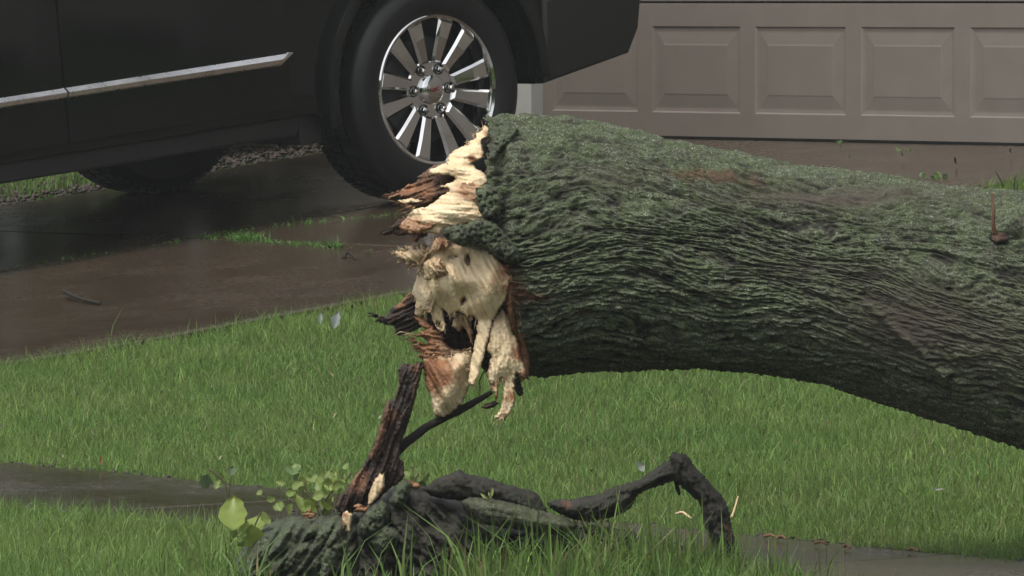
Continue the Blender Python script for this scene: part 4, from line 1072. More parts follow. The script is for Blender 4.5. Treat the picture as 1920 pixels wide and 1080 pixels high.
shard('root_flare', [(850,1120),(870,1010),(892,978),(940,980),(1000,985),(1060,982),(1120,996),(1180,1022),(1215,1050),(1230,1100),(1200,1140)],
      flatd(20.12, 0, ky=-.3, y0=1080), stump, BARK_DARK, thick=.16, bulge=.08, edge=40, cell=4, jag=4, jagf=.12, grain=.25, gamp=.010, lump=.024, stain=.6, edge_stain=0, seed=46, bark=(.02, .07, .022))
UP_OUT = [(750,686),(760,680),(772,683),(783,677),(796,681),(791,697),(777,754),(763,803),(750,836),(749,858),(757,864),(758,893),(748,905),(734,914),(722,924),(706,942),(686,952),(665,960),(641,966),(627,950),(645,921),(664,896),(682,872),(706,819),(718,778),(726,754),(733,748),(739,750),(745,728),(748,715),(746,693)]
shard('upright_splinter', UP_OUT, flatd(20.02, -.15, 720, 0.0), stump, WOOD, thick=.05, bulge=.026, edge=9, cell=3.4, jag=1.8, grain=1.92, gamp=.010, lump=.006, stain=.88, blobs=[(735, 780, 14, -.18), (672, 900, 26, -.2), (700, 850, 10, -.2), (780, 690, 10, -.12)], edge_stain=-.04, seed=47)
shard('upright_splinter', [(706,819),(716,782),(724,756),(731,752),(733,775),(724,810),(712,845),(700,866),(694,860)], flatd(19.975, -.15, 720), stump, WOOD, thick=.02, bulge=.010, edge=6, cell=3, jag=1.8, grain=1.92, gamp=.006, stain=.76, edge_stain=.0, seed=48)
shard('exposed_wood', [(713,886),(716,892),(719,886),(721,895),(721,917),(714,925),(706,936),(698,944),(689,950),(691,930),(697,912),(704,898),(709,892)], flatd(19.965), stump, WOOD, thick=.02, bulge=.008, edge=5, cell=3, jag=1.2, grain=1.7, stain=.14, blobs=[(718,918,7,.4)], edge_stain=.12, seed=49)
shard('exposed_wood', [(642,964),(650,958),(660,964),(658,985),(657,1004),(652,1024),(640,1028),(636,1012),(638,990)], flatd(19.93), stump, WOOD, thick=.02, bulge=.008, edge=5, cell=3, jag=1.8, grain=1.6, stain=.02, blobs=[(640, 985, 9, .6), (646, 966, 7, .5), (660,1000,5,.4)], edge_stain=.2, seed=50)
for i, (x, y) in enumerate([(580, 966), (766, 908), (676, 955), (876, 925), (778, 912)]):
    shard('broken_wood', [(x - 9, y - 3), (x - 3, y - 9), (x + 6, y - 7), (x + 10, y + 1), (x + 4, y + 7), (x - 6, y + 6)], flatd(19.96), stump, WOOD, thick=.010, bulge=.003, edge=4, cell=2.2, jag=4.5, jagf=.4, stain=.40, edge_stain=.1, seed=51 + i)

# things lying around the stump
def loose(name, label, cat, at, group=None):
    g = G(*at); return empty(name, (g[0], g[1], g[2]), label=label, cat=cat, group=group)
e = loose('dead_stick', 'thin dark stick slanting up from the upright splinter to the hanging wood', 'stick', (760, 1075))
limb('shaft', [(742,850,16,20.06),(765,828,15,20.05),(800,800,14,20.04),(842,778,17,20.02),(880,760,13,20.02),(922,735,8,20.02)], e, BARK_WET, 61, 18, .2, 9, bare=.7)
e = loose('broken_branch', 'arched dark broken branch propped on the grass right of the stump', 'branch', (1385, 1078))
shard('branch_arm', [(1026,940),(1046,936),(1071,937),(1095,931),(1119,927),(1140,917),(1160,910),(1180,904),(1198,899),(1216,886),(1232,876),(1246,866),(1262,862),(1276,872),(1280,890),(1267,901),(1250,906),(1232,913),(1214,918),(1198,927),(1190,940),(1184,951),(1171,962),(1152,968),(1129,975),(1105,980),(1080,974),(1061,970),(1040,958),(1028,950)], flatd(19.96), e, BARK_DARK, thick=.07, bulge=.03, edge=22, cell=3, jag=2.6, jagf=.3, grain=-.42, lump=.012, stain=.35, edge_stain=0, seed=62, bark=(.02, .10, .010), blobs=[(1066, 944, 18, .75), (1090, 936, 14, .4)])
shard('branch_leg', [(1256,858),(1262,847),(1270,851),(1277,849),(1286,852),(1296,864),(1301,873),(1315,888),(1329,903),(1344,918),(1357,934),(1367,955),(1371,986),(1378,1006),(1385,1034),(1397,1061),(1406,1080),(1412,1112),(1346,1112),(1349,1068),(1337,1041),(1333,1013),(1319,979),(1312,944),(1298,930),(1284,918),(1270,905),(1261,890),(1259,870)], flatd(19.90), e, BARK_WET, thick=.07, bulge=.03, edge=22, cell=3, jag=2.6, jagf=.3, grain=1.1, lump=.012, stain=.3, edge_stain=0, seed=63, bark=(.02, .10, .010), blobs=[(1364, 985, 10, .8), (1369, 1008, 10, .8), (1374, 1030, 8, .7), (1372, 995, 8, .5)])
limb('stub', [(1270,880,14,19.92),(1266,862,14,19.92),(1264,848,9,19.92)], e, BARK_WET, 64, 12, .2, 9, bare=.6)
limb('stub', [(1268,900,9,19.93),(1270,915,9,19.93),(1274,928,4,19.93)], e, BARK_WET, 65, 10, .2, 9, bare=.6)
e = loose('bark_slab', 'dark curled slab of bark on top of the root mound right of the upright splinter', 'bark', (900, 1075), 'slabs torn from the stump')
shard('slab_face', [(792,918),(815,900),(850,886),(860,880),(872,888),(905,893),(950,908),(985,917),(1004,922),(1022,948),(1030,968),(1005,972),(975,955),(930,944),(890,940),(850,938),(812,932)], flatd(19.97), e, BARK_DARK, thick=.06, bulge=.03, edge=14, cell=3.6, jag=2.4, grain=.25, stain=.55, edge_stain=.1, seed=66, bark=(.02, .08, .010))
e = loose('bark_slab', 'grey green mossy log slab lying across the root mound', 'bark', (960, 1078), 'slabs torn from the stump')
shard('slab_face', [(862,940),(880,932),(910,931),(960,942),(1010,955),(1055,968),(1085,986),(1060,1004),(1010,1000),(950,990),(905,984),(876,966)], flatd(19.92), e, BARK, thick=.07, bulge=.04, edge=14, cell=3.6, jag=2.4, grain=.25, stain=.35, edge_stain=0, seed=67, bark=(.016, .09, .007))
e = loose('bark_slab', 'low dark slab lying in the grass under the arched branch', 'bark', (1200, 1078), 'slabs torn from the stump')
shard('slab_face', [(1084,990),(1110,984),(1150,990),(1184,996),(1200,1004),(1240,1008),(1262,1014),(1300,1036),(1290,1052),(1240,1050),(1180,1042),(1120,1022)], flatd(19.98), e, BARK_DARK, thick=.07, bulge=.03, edge=14, cell=3.6, jag=2.6, grain=.2, stain=.7, edge_stain=.1, seed=68, bark=(.02, .08, .010))

# ------------------------------------------------------------------ grass
def blades(name, x, y, z, h, w, lean_, colr, mat=GRASS, **k):
    n = len(x)
    az = RNG.uniform(0, 2 * np.pi, n); la = RNG.uniform(0, 2 * np.pi, n)
    wx, wy = np.cos(az) * w * .5, np.sin(az) * w * .5
    lx, ly = np.cos(la) * lean_ * h, np.sin(la) * lean_ * h
    v = np.zeros((n, 5, 3), np.float32)
    for i, (u, s, b) in enumerate(((0, 1, 0), (0, -1, 0), (.55, .8, .35), (.55, -.8, .35), (1, 0, 1))):
        v[:, i, 0] = x + s * wx + lx * b; v[:, i, 1] = y + s * wy + ly * b
        v[:, i, 2] = z + h * u * (1 - .35 * np.clip(lean_, 0, 1.2) ** 2 * b)
    b0 = (np.arange(n) * 5)[:, None]
    f = np.concatenate([b0 + np.array([[0, 1, 3]]), b0 + np.array([[0, 3, 2]]), b0 + np.array([[2, 3, 4]])])
    me = mesh_np(name, v.reshape(-1, 3), f)
    shade = np.array([.75, .75, 1.0, 1.0, 1.12])
    attr_col(me, 'col', np.repeat(colr, 5, axis=0))
    return obj(name, me, mat, **k)
def grass_col(x, y, n, dry=.05, bright=1.0):
    pt = fbm(x * .9, y * .9, 0, 91, 4); p2 = fbm(x * 5, y * 5, 0, 92, 3)
    a = np.array([.088, .170, .036]); b = np.array([.175, .275, .068]); yl = np.array([.21, .215, .075]); dr = np.array([.26, .22, .11])
    t = np.clip(.45 + .32 * pt + .25 * p2 + RNG.normal(0, .34, n), 0, 1)[:, None]
    c = a * (1 - t) + b * t
    u = np.clip(.16 + .40 * fbm(x * 2.2, y * 2.2, 0, 93, 3), 0, .6) * RNG.uniform(0, 1, n); c = c * (1 - u[:, None]) + yl * u[:, None]
    m = RNG.uniform(0, 1, n) < dry * (1 + 1.5 * np.clip(p2, -.6, 1)); c[m] = dr * RNG.uniform(.5, 1.0, (m.sum(), 1))
    return c * bright * np.clip(RNG.normal(1, .22, (n, 1)), .5, 1.7)
def scatter(dens, x0, x1, y0, y1, margin=150):
    n = int(dens * (x1 - x0) * (y1 - y0))
    x = RNG.uniform(x0, x1, n); y = RNG.uniform(y0, y1, n)
    px = 960 + F * x / y
    k = (px > -margin) & (px < 1920 + margin)
    k |= (px > -margin - 1100) & (px < 1920 + margin + 1100) & (RNG.uniform(0, 1, n) < .38)      # thinner beyond the frame
    x, y = x[k], y[k]; t, s = ts(x, y)
    return x, y, t, s
def edge_wob(s, amp=.03): return amp * fbm(s * 3.5, 0, 0, 95, 3)
# main lawn between sidewalk and driveway
x, y, t, s = scatter(12500, -4.2, 4.6, 18.0, 31.5)
k = (t > SW1 + .01 + edge_wob(s, .05)) & (s > S_EDGE + .015 + edge_wob(t, .035)) & (t < T_GAR - .1)
x, y, t, s = x[k], y[k], t[k], s[k]
n = len(x); hv = RNG.gamma(9, .0042, n) * (1 + .22 * fbm(x * 2.5, y * 2.5, 0, 96, 3)); hv *= 1 + .45 * np.exp(-np.abs(s - S_EDGE) / .12) + .25 * np.exp(-(t - SW1) / .08)
far = np.clip((y - 20) / 10, 0, 1)
blades('grass', x, y, gz(t, s) - .03, hv, RNG.uniform(.0016, .0032, n), np.abs(RNG.normal(.6, .4, n)), grass_col(x, y, n, .035), label='front lawn of short green grass between sidewalk and driveway', cat='lawn', kind='stuff')
# verge in front of the sidewalk
x, y, t, s = scatter(13000, -3.8, 3.6, 17.3, 24.0)
k = (t < SW0 + .015 + edge_wob(s, .05)) & (t > -2.1) & (s > S_EDGE + .02)
px_ = 960 + F * x / y
k &= ~((px_ > 425) & (px_ < 870) & (y > 18.9) & (y < 19.8) & (RNG.uniform(0, 1, len(x)) < .93))
k &= ~((np.abs(px_ - 560) < 140) & (y > 19.75) & (y < 20.35)) & ~((np.abs(px_ - 960) < 300) & (y > 19.72) & (y < 20.35) & (RNG.uniform(0, 1, len(x)) < .8))
x, y, t, s = x[k], y[k], t[k], s[k]
n = len(x); hv = RNG.gamma(9, .0056, n) * (1 + .25 * fbm(x * 2.5, y * 2.5, 0, 97, 3))
blades('grass', x, y, gz(t, s) - .03, hv, RNG.uniform(.0017, .0034, n), np.abs(RNG.normal(.45, .35, n)), grass_col(x, y, n, .03), label='verge grass between the street and the sidewalk, around the stump', cat='grass', kind='stuff')
# long uncut blades round the stump
def long_grass(cx, n, spread, y0, y1, hm):
    pxs = RNG.normal(cx, spread, n); yy = RNG.uniform(y0, y1, n); xx = (pxs - 960) * yy / F
    return xx, yy, RNG.gamma(6, hm / 6, n)
parts_ = [long_grass(*a) for a in ((960, 230, 75, 19.3, 19.75, .14), (1100, 160, 70, 19.3, 19.8, .12), (720, 26, 50, 19.3, 19.7, .11), (640, 14, 20, 19.5, 19.75, .10), (440, 150, 40, 19.6, 20.3, .10), (1440, 160, 60, 19.5, 19.9, .085), (1240, 260, 70, 19.5, 19.9, .085), (900, 120, 40, 19.4, 19.7, .12), (380, 120, 60, 19.6, 20.4, .09), (1230, 700, 85, 19.35, 19.60, .075), (1120, 300, 60, 19.4, 19.68, .07), (1330, 260, 50, 19.3, 19.52, .065), (1220, 1000, 80, 19.60, 19.9, .105), (1120, 500, 45, 19.7, 20.0, .11), (1320, 380, 40, 19.55, 19.8, .095))]
x = np.concatenate([q[0] for q in parts_]); y = np.concatenate([q[1] for q in parts_]); hv = np.concatenate([q[2] for q in parts_])
t, s = ts(x, y); n = len(x)
blades('long_grass', x, y, gz(t, s) - .03, hv, RNG.uniform(.004, .008, n), np.abs(RNG.normal(.4, .35, n)), grass_col(x, y, n, .06, .92), label='long uncut grass blades round the foot of the stump', cat='grass', kind='stuff')
# driveway joint weeds
def joint_pts(px0, py0, px1, py1, n, w):
    a, b = np.array(G(px0, py0)[:3]), np.array(G(px1, py1)[:3]); u = RNG.uniform(0, 1, n)
    p = a + (b - a) * u[:, None]; p[:, :2] += RNG.normal(0, w, (n, 2)); return p
js = [joint_pts(388, 441, 475, 449, 1300, .030), joint_pts(455, 450, 640, 464, 1300, .018), joint_pts(400, 438, 745, 402, 420, .012), joint_pts(0, 505, 380, 447, 420, .010), joint_pts(640, 463, 700, 470, 30, .01), joint_pts(1500, 303, 1720, 280, 50, .008)]
p = np.concatenate(js); n = len(p); t, s = ts(p[:, 0], p[:, 1])
cl = np.clip(.95 + .6 * fbm(p[:, 0] * 9, p[:, 1] * 9, 0, 98, 2), .45, 1.6)
blades('joint_weeds', p[:, 0], p[:, 1], gz(t, s) - .015, RNG.gamma(6, .0036, n) * cl, RNG.uniform(.006, .012, n), np.abs(RNG.normal(.9, .4, n)), grass_col(p[:, 0], p[:, 1], n, .05, .85) * np.array([.8, 1.0, 1.0]), label='low weeds growing in the cracks of the driveway', cat='weeds', kind='stuff')
# neighbour strip beyond the driveway: lawn, pebble edging, mulch bed
x, y, t, s = scatter(2600, -3.2, .5, 28, 38, 60)
mul = (960 + F * x / y > 300)
k = (s < S_LEFT - .22) & ~mul
x, y, t, s = x[k], y[k], t[k], s[k]; n = len(x)
if n:
    blades('grass', x, y, gz(t, s) - .03, RNG.gamma(9, .007, n), RNG.uniform(.004, .007, n), np.abs(RNG.normal(.3, .3, n)), grass_col(x, y, n, .03), label='patch of lawn seen under the truck beyond the driveway', cat='lawn', kind='stuff')
def chips(name, x, y, size, colr, mat, flatf=.5, **k):
    t, s = ts(x, y); z = gz(t, s); n = len(x)
    base = np.array([(1,0,0),(-1,0,0),(0,1,0),(0,-1,0),(0,0,1),(0,0,-1)], float)
    tri = np.array([(0,2,4),(2,1,4),(1,3,4),(3,0,4),(2,0,5),(1,2,5),(3,1,5),(0,3,5)])
    an = RNG.uniform(0, 2 * np.pi, n); sc = RNG.uniform(.5, 1.3, (n, 3)) * size[:, None]; sc[:, 2] *= flatf
    b = base[None] * sc[:, None, :]
    c, s_ = np.cos(an)[:, None], np.sin(an)[:, None]
    v = np.stack([b[..., 0] * c - b[..., 1] * s_ + x[:, None], b[..., 0] * s_ + b[..., 1] * c + y[:, None], b[..., 2] + (z + .3 * size)[:, None] - .01], -1)
    f = (tri[None] + (np.arange(n) * 6)[:, None, None]).reshape(-1, 3)
    return obj(name, mesh_np(name, v.reshape(-1, 3), f, smooth=False), mat, **k)
tt = RNG.uniform(1.5, 5.6, 2600); sx = S_LEFT - RNG.uniform(.0, .20, 2600); x, y = xy(tt, sx)
chips('pebbles', x, y, RNG.uniform(.012, .028, 2600), None, PEBBLE, .6, label='pale pebble edging along the far side of the driveway', cat='pebbles', kind='stuff')
tt = RNG.uniform(T_GAR - 2.6, T_GAR - .05, 9000); sx = S_LEFT - RNG.uniform(.0, 3.2, 9000); x, y = xy(tt, sx)
chips('mulch', x, y, RNG.uniform(.008, .020, 9000), None, MULCH, .6, label='brown mulch bed against the house wall behind the truck', cat='mulch', kind='stuff')
def shrub(label, t0, s0, R, H, seed):  # hidden behind the truck; added so the wet driveway reflects something dark
    rng = np.random.default_rng(seed); cx, cy = xy(t0, s0); z0 = float(gz(t0, s0))
    e = empty('shrub', (cx, cy, z0 - .03), label=label, cat='shrub', group='dark shrubs against the house wall')
    n = 2600
    d = rng.normal(size=(n, 3)); d /= np.linalg.norm(d, axis=1)[:, None]
    rad = rng.uniform(.35, 1, n) ** .45 * (1 + .18 * fbm(d[:, 0] * 2, d[:, 1] * 2, d[:, 2] * 2, seed, 3))
    c = d * rad[:, None] * np.array([R, R, H * .5]) + np.array([0, 0, H * .52])
    t1 = rng.normal(size=(n, 3)); t1 /= np.linalg.norm(t1, axis=1)[:, None]; t2 = np.cross(t1, d); t2 /= np.linalg.norm(t2, axis=1)[:, None] + 1e-9
    a, b = rng.uniform(.03, .055, (n, 1)), rng.uniform(.015, .028, (n, 1))
    q = np.stack([c - t1 * a, c + t2 * b, c + t1 * a, c - t2 * b], 1).reshape(-1, 3)
    me = mesh_np('crown', q, np.arange(n * 4).reshape(n, 4), smooth=False)
    col = np.array([.028, .048, .018]) * rng.uniform(.6, 1.4, (n, 1)); attr_col(me, 'col', np.repeat(col, 4, axis=0)); obj('crown', me, LEAF, e)
    V, f, H_ = tube(np.array([(0, 0, -.05), (.02, 0, H * .3), (0, .02, H * .6)]), [.035, .03, .015], 10, 20, seed)
    me = mesh_np('stem', V, f); attr_col(me, 'col', np.tile(np.array([[.05, .04, .03]]), (len(V), 1))); obj('stem', me, LEAF, e)
for i in range(3):
    shrub(['dark evergreen shrub in the mulch bed nearest the garage, behind the truck wheel', 'middle dark evergreen shrub of the mulch bed behind the truck', 'dark evergreen shrub at the house corner, behind the truck sill'][i], T_GAR - .75 - .1 * (i % 2), S_LEFT - .75 - i * .95, .56 + .05 * (i % 3), 1.35 + .12 * ((i * 2) % 3), 300 + i)
# muddy fringe and debris where lawn meets sidewalk
sx = RNG.uniform(-4.5, 2.2, 900); tt = SW1 + RNG.normal(.0, .03, 900); x, y = xy(tt, sx)
chips('soil_crumbs', x, y, RNG.uniform(.004, .011, 900), None, EARTH, .7, label='wet soil crumbs along the lawn edge of the sidewalk', cat='soil', kind='stuff')

n = 230; yy = RNG.uniform(20, 29, n); xx = (RNG.uniform(-80, 2000, n) - 960) * yy / F; t, s = ts(xx, yy); k = (t > SW1 + .03) & (s > S_EDGE + .05) & (t < T_GAR - .3)
xx, yy, t, s = xx[k], yy[k], t[k], s[k]; n = len(xx)
lc = np.array([.30, .27, .17]) * RNG.uniform(.3, 1.3, (n, 1)); lc[RNG.uniform(size=n) < .3] = (.06, .045, .03); lc[RNG.uniform(size=n) < .06] = (.36, .38, .33)
blades('lawn_litter', xx, yy, gz(t, s) + RNG.uniform(-.01, .02, n), RNG.uniform(.010, .024, n), RNG.uniform(.003, .008, n), RNG.uniform(.3, 1.3, n), lc, label='tiny scraps of dead leaf and bark strewn in the lawn', cat='litter', kind='stuff')
n = 260; yy = RNG.uniform(22, 33, n); xx = (RNG.uniform(-60, 1980, n) - 960) * yy / F; t, s = ts(xx, yy); k = in_drive(t, s) & (t < T_GAR - .1)
xx, yy = xx[k], yy[k]
chips('driveway_grit', xx, yy, RNG.uniform(.004, .010, len(xx)), None, PEBBLE, .5, label='bits of grit scattered over the driveway', cat='grit', kind='stuff')

# ------------------------------------------------------------------ leafy weeds
def leaf_mesh(L, W, kind, seed):
    """a leaf lying along +Y from its stalk, folded on the midrib, with lobed or toothed margin"""
    r = np.random.default_rng(seed); m = 9
    u = np.linspace(0, 1, m)
    if kind == 'round': wv = np.sin(np.pi * u ** .75) ** .6
    else: wv = np.sin(np.pi * u ** .7) ** .8 * (1 + .18 * np.sin(u * 22))
    wv[0] = .06; wv[-1] = .03
    cols = np.array([-1, -.5, 0, .5, 1.])
    V = np.zeros((m, 5, 3))
    for i in range(m):
        for j, c in enumerate(cols):
            w = W * .5 * wv[i] * (1 + r.normal(0, .12))
            V[i, j] = (c * w, L * (u[i] - (.08 * abs(c) if i == 0 else 0)), .22 * W * c * c * .8 - .35 * L * u[i] ** 2 + r.normal(0, .015) * W)
    idx = np.arange(m * 5).reshape(m, 5)
    f = np.stack([idx[:-1, :-1], idx[:-1, 1:], idx[1:, 1:], idx[1:, :-1]], -1).reshape(-1, 4)
    return V.reshape(-1, 3), f
def weed(label, base_px, depth, leaves, stems, tone=(.20, .27, .045), group=None):
    """leaves: (px,py,length_px,width_px,heading_deg (0 = up in the photo, clockwise),facing tilt, kind, tone)"""
    g = P(base_px[0], base_px[1], depth); base = np.array([g[0], g[1], g[2]])
    e = empty('weed', base, label=label, cat='weed', group=group)
    for st in stems:
        pts = P(np.array([q[0] for q in st], float), np.array([q[1] for q in st], float), np.array([q[2] if len(q) > 2 else depth for q in st], float))
        V, f, H = tube(pts, np.full(len(st), .0022), 7, 6, 5, .05)
        me = mesh_np('stem', rel(V, e), f); attr_col(me, 'col', np.tile(np.array([[.11, .10, .05]]), (len(V), 1))); obj('stem', me, LEAF, e)
    for i, (px, py, L, W, hd, tilt, kd, tn) in enumerate(leaves):
        q_ = 1.12 if L > 40 else .92
        L, W = L * q_, W * q_
        sc = depth / F
        V, f = leaf_mesh(L * sc, W * sc, kd, 1000 + i * 7 + int(px))
        # leaf frame: along = direction in the picture plane, face towards the camera then tilted
        a = math.radians(hd); al = Vector((math.sin(a), 0, math.cos(a))); fc = Vector((0, -1, 0))
        ac = al.cross(fc); R = Matrix((ac, al, fc)).transposed()
        R = Matrix.Rotation(math.radians(random.uniform(-38, 38)), 3, al) @ Matrix.Rotation(math.radians(tilt + random.uniform(-14, 14)), 3, ac) @ R
        W_ = (np.array(R) @ V.T).T + P(px, py, depth + random.uniform(-.04, .04))
        me = mesh_np('leaf', rel(W_, e), f)
        c = np.array(tn if tn else tone); cc = np.tile(c[None], (len(V), 1)) * (1 + .25 * fbm(V[:, 0] * 120, V[:, 1] * 60, 0, i, 2))[:, None]
        attr_col(me, 'col', np.clip(cc, 0, 1)); obj('leaf', me, LEAF, e)
    return e
YG = (.21, .27, .060); LG = (.18, .235, .070); MG = (.06, .11, .035); GG = (.10, .14, .07)
weed('weed with broad yellow-green round leaves at the left foot of the stump', (463, 1010), 19.95,
     [(440, 990, 56, 44, -6, -20, 'round', YG), (455, 1000, 34, 34, 40, -30, 'round', YG), (474, 1002, 44, 40, 8, -25, 'round', YG), (490, 975, 24, 30, 60, -40, 'round', LG), (470, 985, 52, 34, 165, -20, 'tooth', YG), (462, 1012, 30, 26, -160, -30, 'tooth', LG), (440, 992, 24, 18, -170, -20, 'tooth', LG)],
     [[(470, 1015), (462, 985), (452, 958)], [(466, 1010), (478, 985), (488, 962)]])
weed('spindly weed with grey green leaves on the sidewalk edge, farthest left of the weeds', (425, 975), 20.35,
     [(388, 890, 36, 26, -170, -15, 'round', GG), (420, 893, 32, 22, -140, -15, 'tooth', LG), (430, 890, 24, 20, 30, -40, 'tooth', GG), (404, 916, 22, 16, 20, -20, 'tooth', LG), (415, 975, 16, 12, 70, -30, 'round', LG)],
     [[(430, 975), (428, 930), (420, 900), (392, 880)], [(428, 930), (434, 892)]])
weed('tall weed with ragged pale leaves between sidewalk and stump', (560, 965), 20.22,
     [(548, 892, 34, 32, 5, -25, 'round', (.12, .19, .07)), (548, 896, 22, 20, 80, -40, 'tooth', LG), (566, 895, 38, 16, 172, -10, 'tooth', YG), (556, 920, 34, 15, 178, -10, 'round', YG), (572, 925, 36, 14, 170, -10, 'tooth', LG), (544, 915, 30, 12, -170, -10, 'tooth', LG), (582, 935, 26, 14, 160, -20, 'tooth', LG), (500, 938, 22, 16, 70, -30, 'tooth', LG), (490, 928, 18, 14, -40, -30, 'tooth', LG), (590, 905, 26, 20, 20, -20, 'tooth', LG), (592, 915, 24, 20, 100, -25, 'tooth', LG), (580, 905, 22, 18, -60, -25, 'round', YG), (560, 885, 26, 22, -30, -30, 'tooth', LG), (575, 950, 26, 18, 150, -20, 'tooth', YG), (548, 945, 26, 16, -150, -20, 'tooth', LG), (600, 930, 24, 18, 60, -25, 'tooth', YG), (535, 905, 22, 18, -80, -25, 'tooth', LG)],
     [[(560, 968), (562, 930), (560, 895)], [(585, 968), (592, 930), (590, 905)], [(568, 965), (575, 925), (572, 900)], [(555, 960), (520, 945), (490, 930)]])
weed('weed with a notched yellow-green leaf just left of the upright splinter', (625, 962), 20.2,
     [(620, 910, 30, 14, -12, -15, 'round', YG), (622, 910, 32, 12, 16, -15, 'round', YG), (612, 945, 26, 18, 40, -30, 'tooth', YG), (608, 952, 22, 14, -30, -20, 'tooth', LG), (640, 905, 24, 16, 40, -40, 'tooth', LG), (665, 895, 22, 18, 40, -40, 'tooth', LG), (618, 965, 22, 14, 130, -20, 'tooth', LG), (650, 880, 20, 18, -30, -40, 'tooth', LG)],
     [[(622, 965), (620, 935), (622, 905)], [(625, 960), (635, 920), (660, 885)]], (.2, .28, .05))
rw = np.random.default_rng(5)
weed('bushy cluster of small yellow-green leaves just behind the left half of the stump', (600, 965), 20.08,
     [(rw.uniform(525, 645), rw.uniform(900, 962), rw.uniform(22, 40), rw.uniform(16, 28), rw.uniform(-110, 110), rw.uniform(-40, -5), 'tooth' if q % 2 else 'round', [YG, LG, (.15, .21, .05)][q % 3]) for q in range(22)],
     [[(600, 968), (590, 940), (570, 920)], [(604, 968), (612, 935), (630, 912)], [(598, 968), (565, 950), (540, 935)]])
weed('weed peeping out behind the upright splinter above the root mound', (772, 930), 20.35,
     [(765, 895, 22, 18, -20, -35, 'tooth', LG), (775, 893, 30, 22, 40, -35, 'tooth', LG), (790, 900, 26, 18, 80, -40, 'tooth', LG), (770, 905, 24, 18, 60, -35, 'round', LG), (785, 905, 20, 14, 110, -30, 'round', MG)],
     [[(772, 930), (775, 905), (785, 888)]])
weed('tiny pale fern-like seedling on the mossy log slab', (921, 936), 19.86,
     [(921, 934, 18, 5, -30, -15, 'tooth', LG), (921, 930, 16, 5, 25, -15, 'tooth', LG), (916, 934, 14, 5, -70, -15, 'tooth', LG), (923, 926, 14, 5, 5, -15, 'tooth', LG), (910, 934, 16, 5, -40, -15, 'tooth', LG)],
     [[(914, 938), (920, 928), (922, 915)]])
def dweed(label, px, py, items, dd=None):
    g = G(px, py); d = g[1] / (FW[1])
    return weed(label, (px, py), d, [(px + q[0], py + q[1], *q[2:]) for q in items], [[(px, py + 2), (px, py - 6)]])
dweed('small green weed tuft at the foot of the garage door', 1572, 270, [(0, 0, 12, 8, -50, -40, 'tooth', MG), (4, 0, 13, 8, 30, -40, 'tooth', MG), (10, 0, 12, 8, 65, -40, 'tooth', MG), (2, 0, 14, 7, -5, -30, 'tooth', MG), (14, 1, 12, 7, 85, -40, 'round', MG), (-4, 0, 10, 7, -70, -40, 'tooth', MG)])
dweed('green weed clump on the concrete just above the trunk', 1758, 336, [(0, 0, 22, 13, -40, -40, 'tooth', MG), (4, 0, 22, 13, 10, -30, 'tooth', (.10, .16, .04)), (10, 0, 22, 12, 50, -40, 'tooth', MG), (14, 2, 18, 12, 80, -40, 'round', (.10, .16, .04)), (-30, -4, 14, 10, -10, -30, 'round', MG), (-26, -2, 12, 8, 30, -30, 'tooth', MG), (-4, 2, 18, 12, -70, -40, 'tooth', MG)])
# wiry grass stems behind the trunk at the right edge
gs = G(1890, 385)
e = empty('grass_stalk', gs[:3], label='thin dark grass stalks rising behind the trunk near the right edge', cat='grass')
for q in ([(1890, 388), (1880, 345), (1866, 320)], [(1902, 390), (1902, 350), (1903, 328)], [(1908, 390), (1906, 360), (1909, 340)], [(1893, 388), (1894, 365), (1896, 350)]):
    pts = P(np.array([a[0] for a in q], float), np.array([a[1] for a in q], float), np.full(3, np.dot(np.array(gs[:3]) - CAM, FW)))
    V, f, H = tube(pts, [.0035, .003, .0015], 6, 10, 3, .05); me = mesh_np('stalk', rel(V, e), f)
    attr_col(me, 'col', np.tile(np.array([[.045, .055, .03]]), (len(V), 1))); obj('stalk', me, LEAF, e)

# ------------------------------------------------------------------ litter
def ground_limb(name, label, cat, pix, th, mat=BARK_DARK, group=None, seed=5):
    pts = []
    for (x_, y_, lift) in pix:
        g = G(x_, y_); pts.append((g[0], g[1], g[2] + .006 + lift))
    e = empty(name, pts[0], label=label, cat=cat, group=group)
    pts = np.array(pts)
    V, f, H = tube(pts, np.linspace(th, th * .6, len(pts)), 9, 6, seed, .25); me = mesh_np('stem', rel(V, e), f)
    attr(me, 'h', H); attr(me, 'bare', np.full(len(V), .8)); attr(me, 'red', np.zeros(len(V))); attr(me, 'stain', np.full(len(V), .1 if name == 'grass_straw' else .42)); attr(me, 'grain', .3 * H)
    obj('stem', me, mat, e); return e
ground_limb('twig', 'dark reddish twig on the driveway at the left', 'twig', [(120, 560, .02), (140, 566, .012), (165, 570, .006), (187, 573, .003)], .008, seed=6)
ground_limb('twig', 'small curled dark twig on the driveway left of the splintered end', 'twig', [(644, 486, 0), (650, 482, .012), (660, 484, .008), (669, 489, 0)], .006, seed=7)
def flat_leaf(label, px, py, L, W, hd, col, tilt=-65, kd='round', cat='leaf', group=None, lift=.02):
    g = G(px, py); d = np.dot(np.array(g[:3]) - CAM, FW) - .05
    V, f = leaf_mesh(L * d / F, W * d / F, kd, int(px * 3 + py))
    a = math.radians(hd); al = Vector((math.sin(a), 0, math.cos(a))); fc = Vector((0, -1, 0)); ac = al.cross(fc)
    R = Matrix.Rotation(math.radians(tilt), 3, ac) @ Matrix((ac, al, fc)).transposed()
    loc = P(px, py, d); loc[2] += lift
    V = (np.array(R) @ V.T).T
    me = mesh_np('fallen_leaf', V, f); attr_col(me, 'col', np.tile(np.array([col]), (len(V), 1)))
    o = obj('fallen_leaf', me, LEAF); o.location = loc; tag(o, label, cat, group); return o
flat_leaf('pale grey upturned leaf standing in the lawn left of the splintered end', 626, 626, 34, 17, 15, (.17, .20, .18), -10)
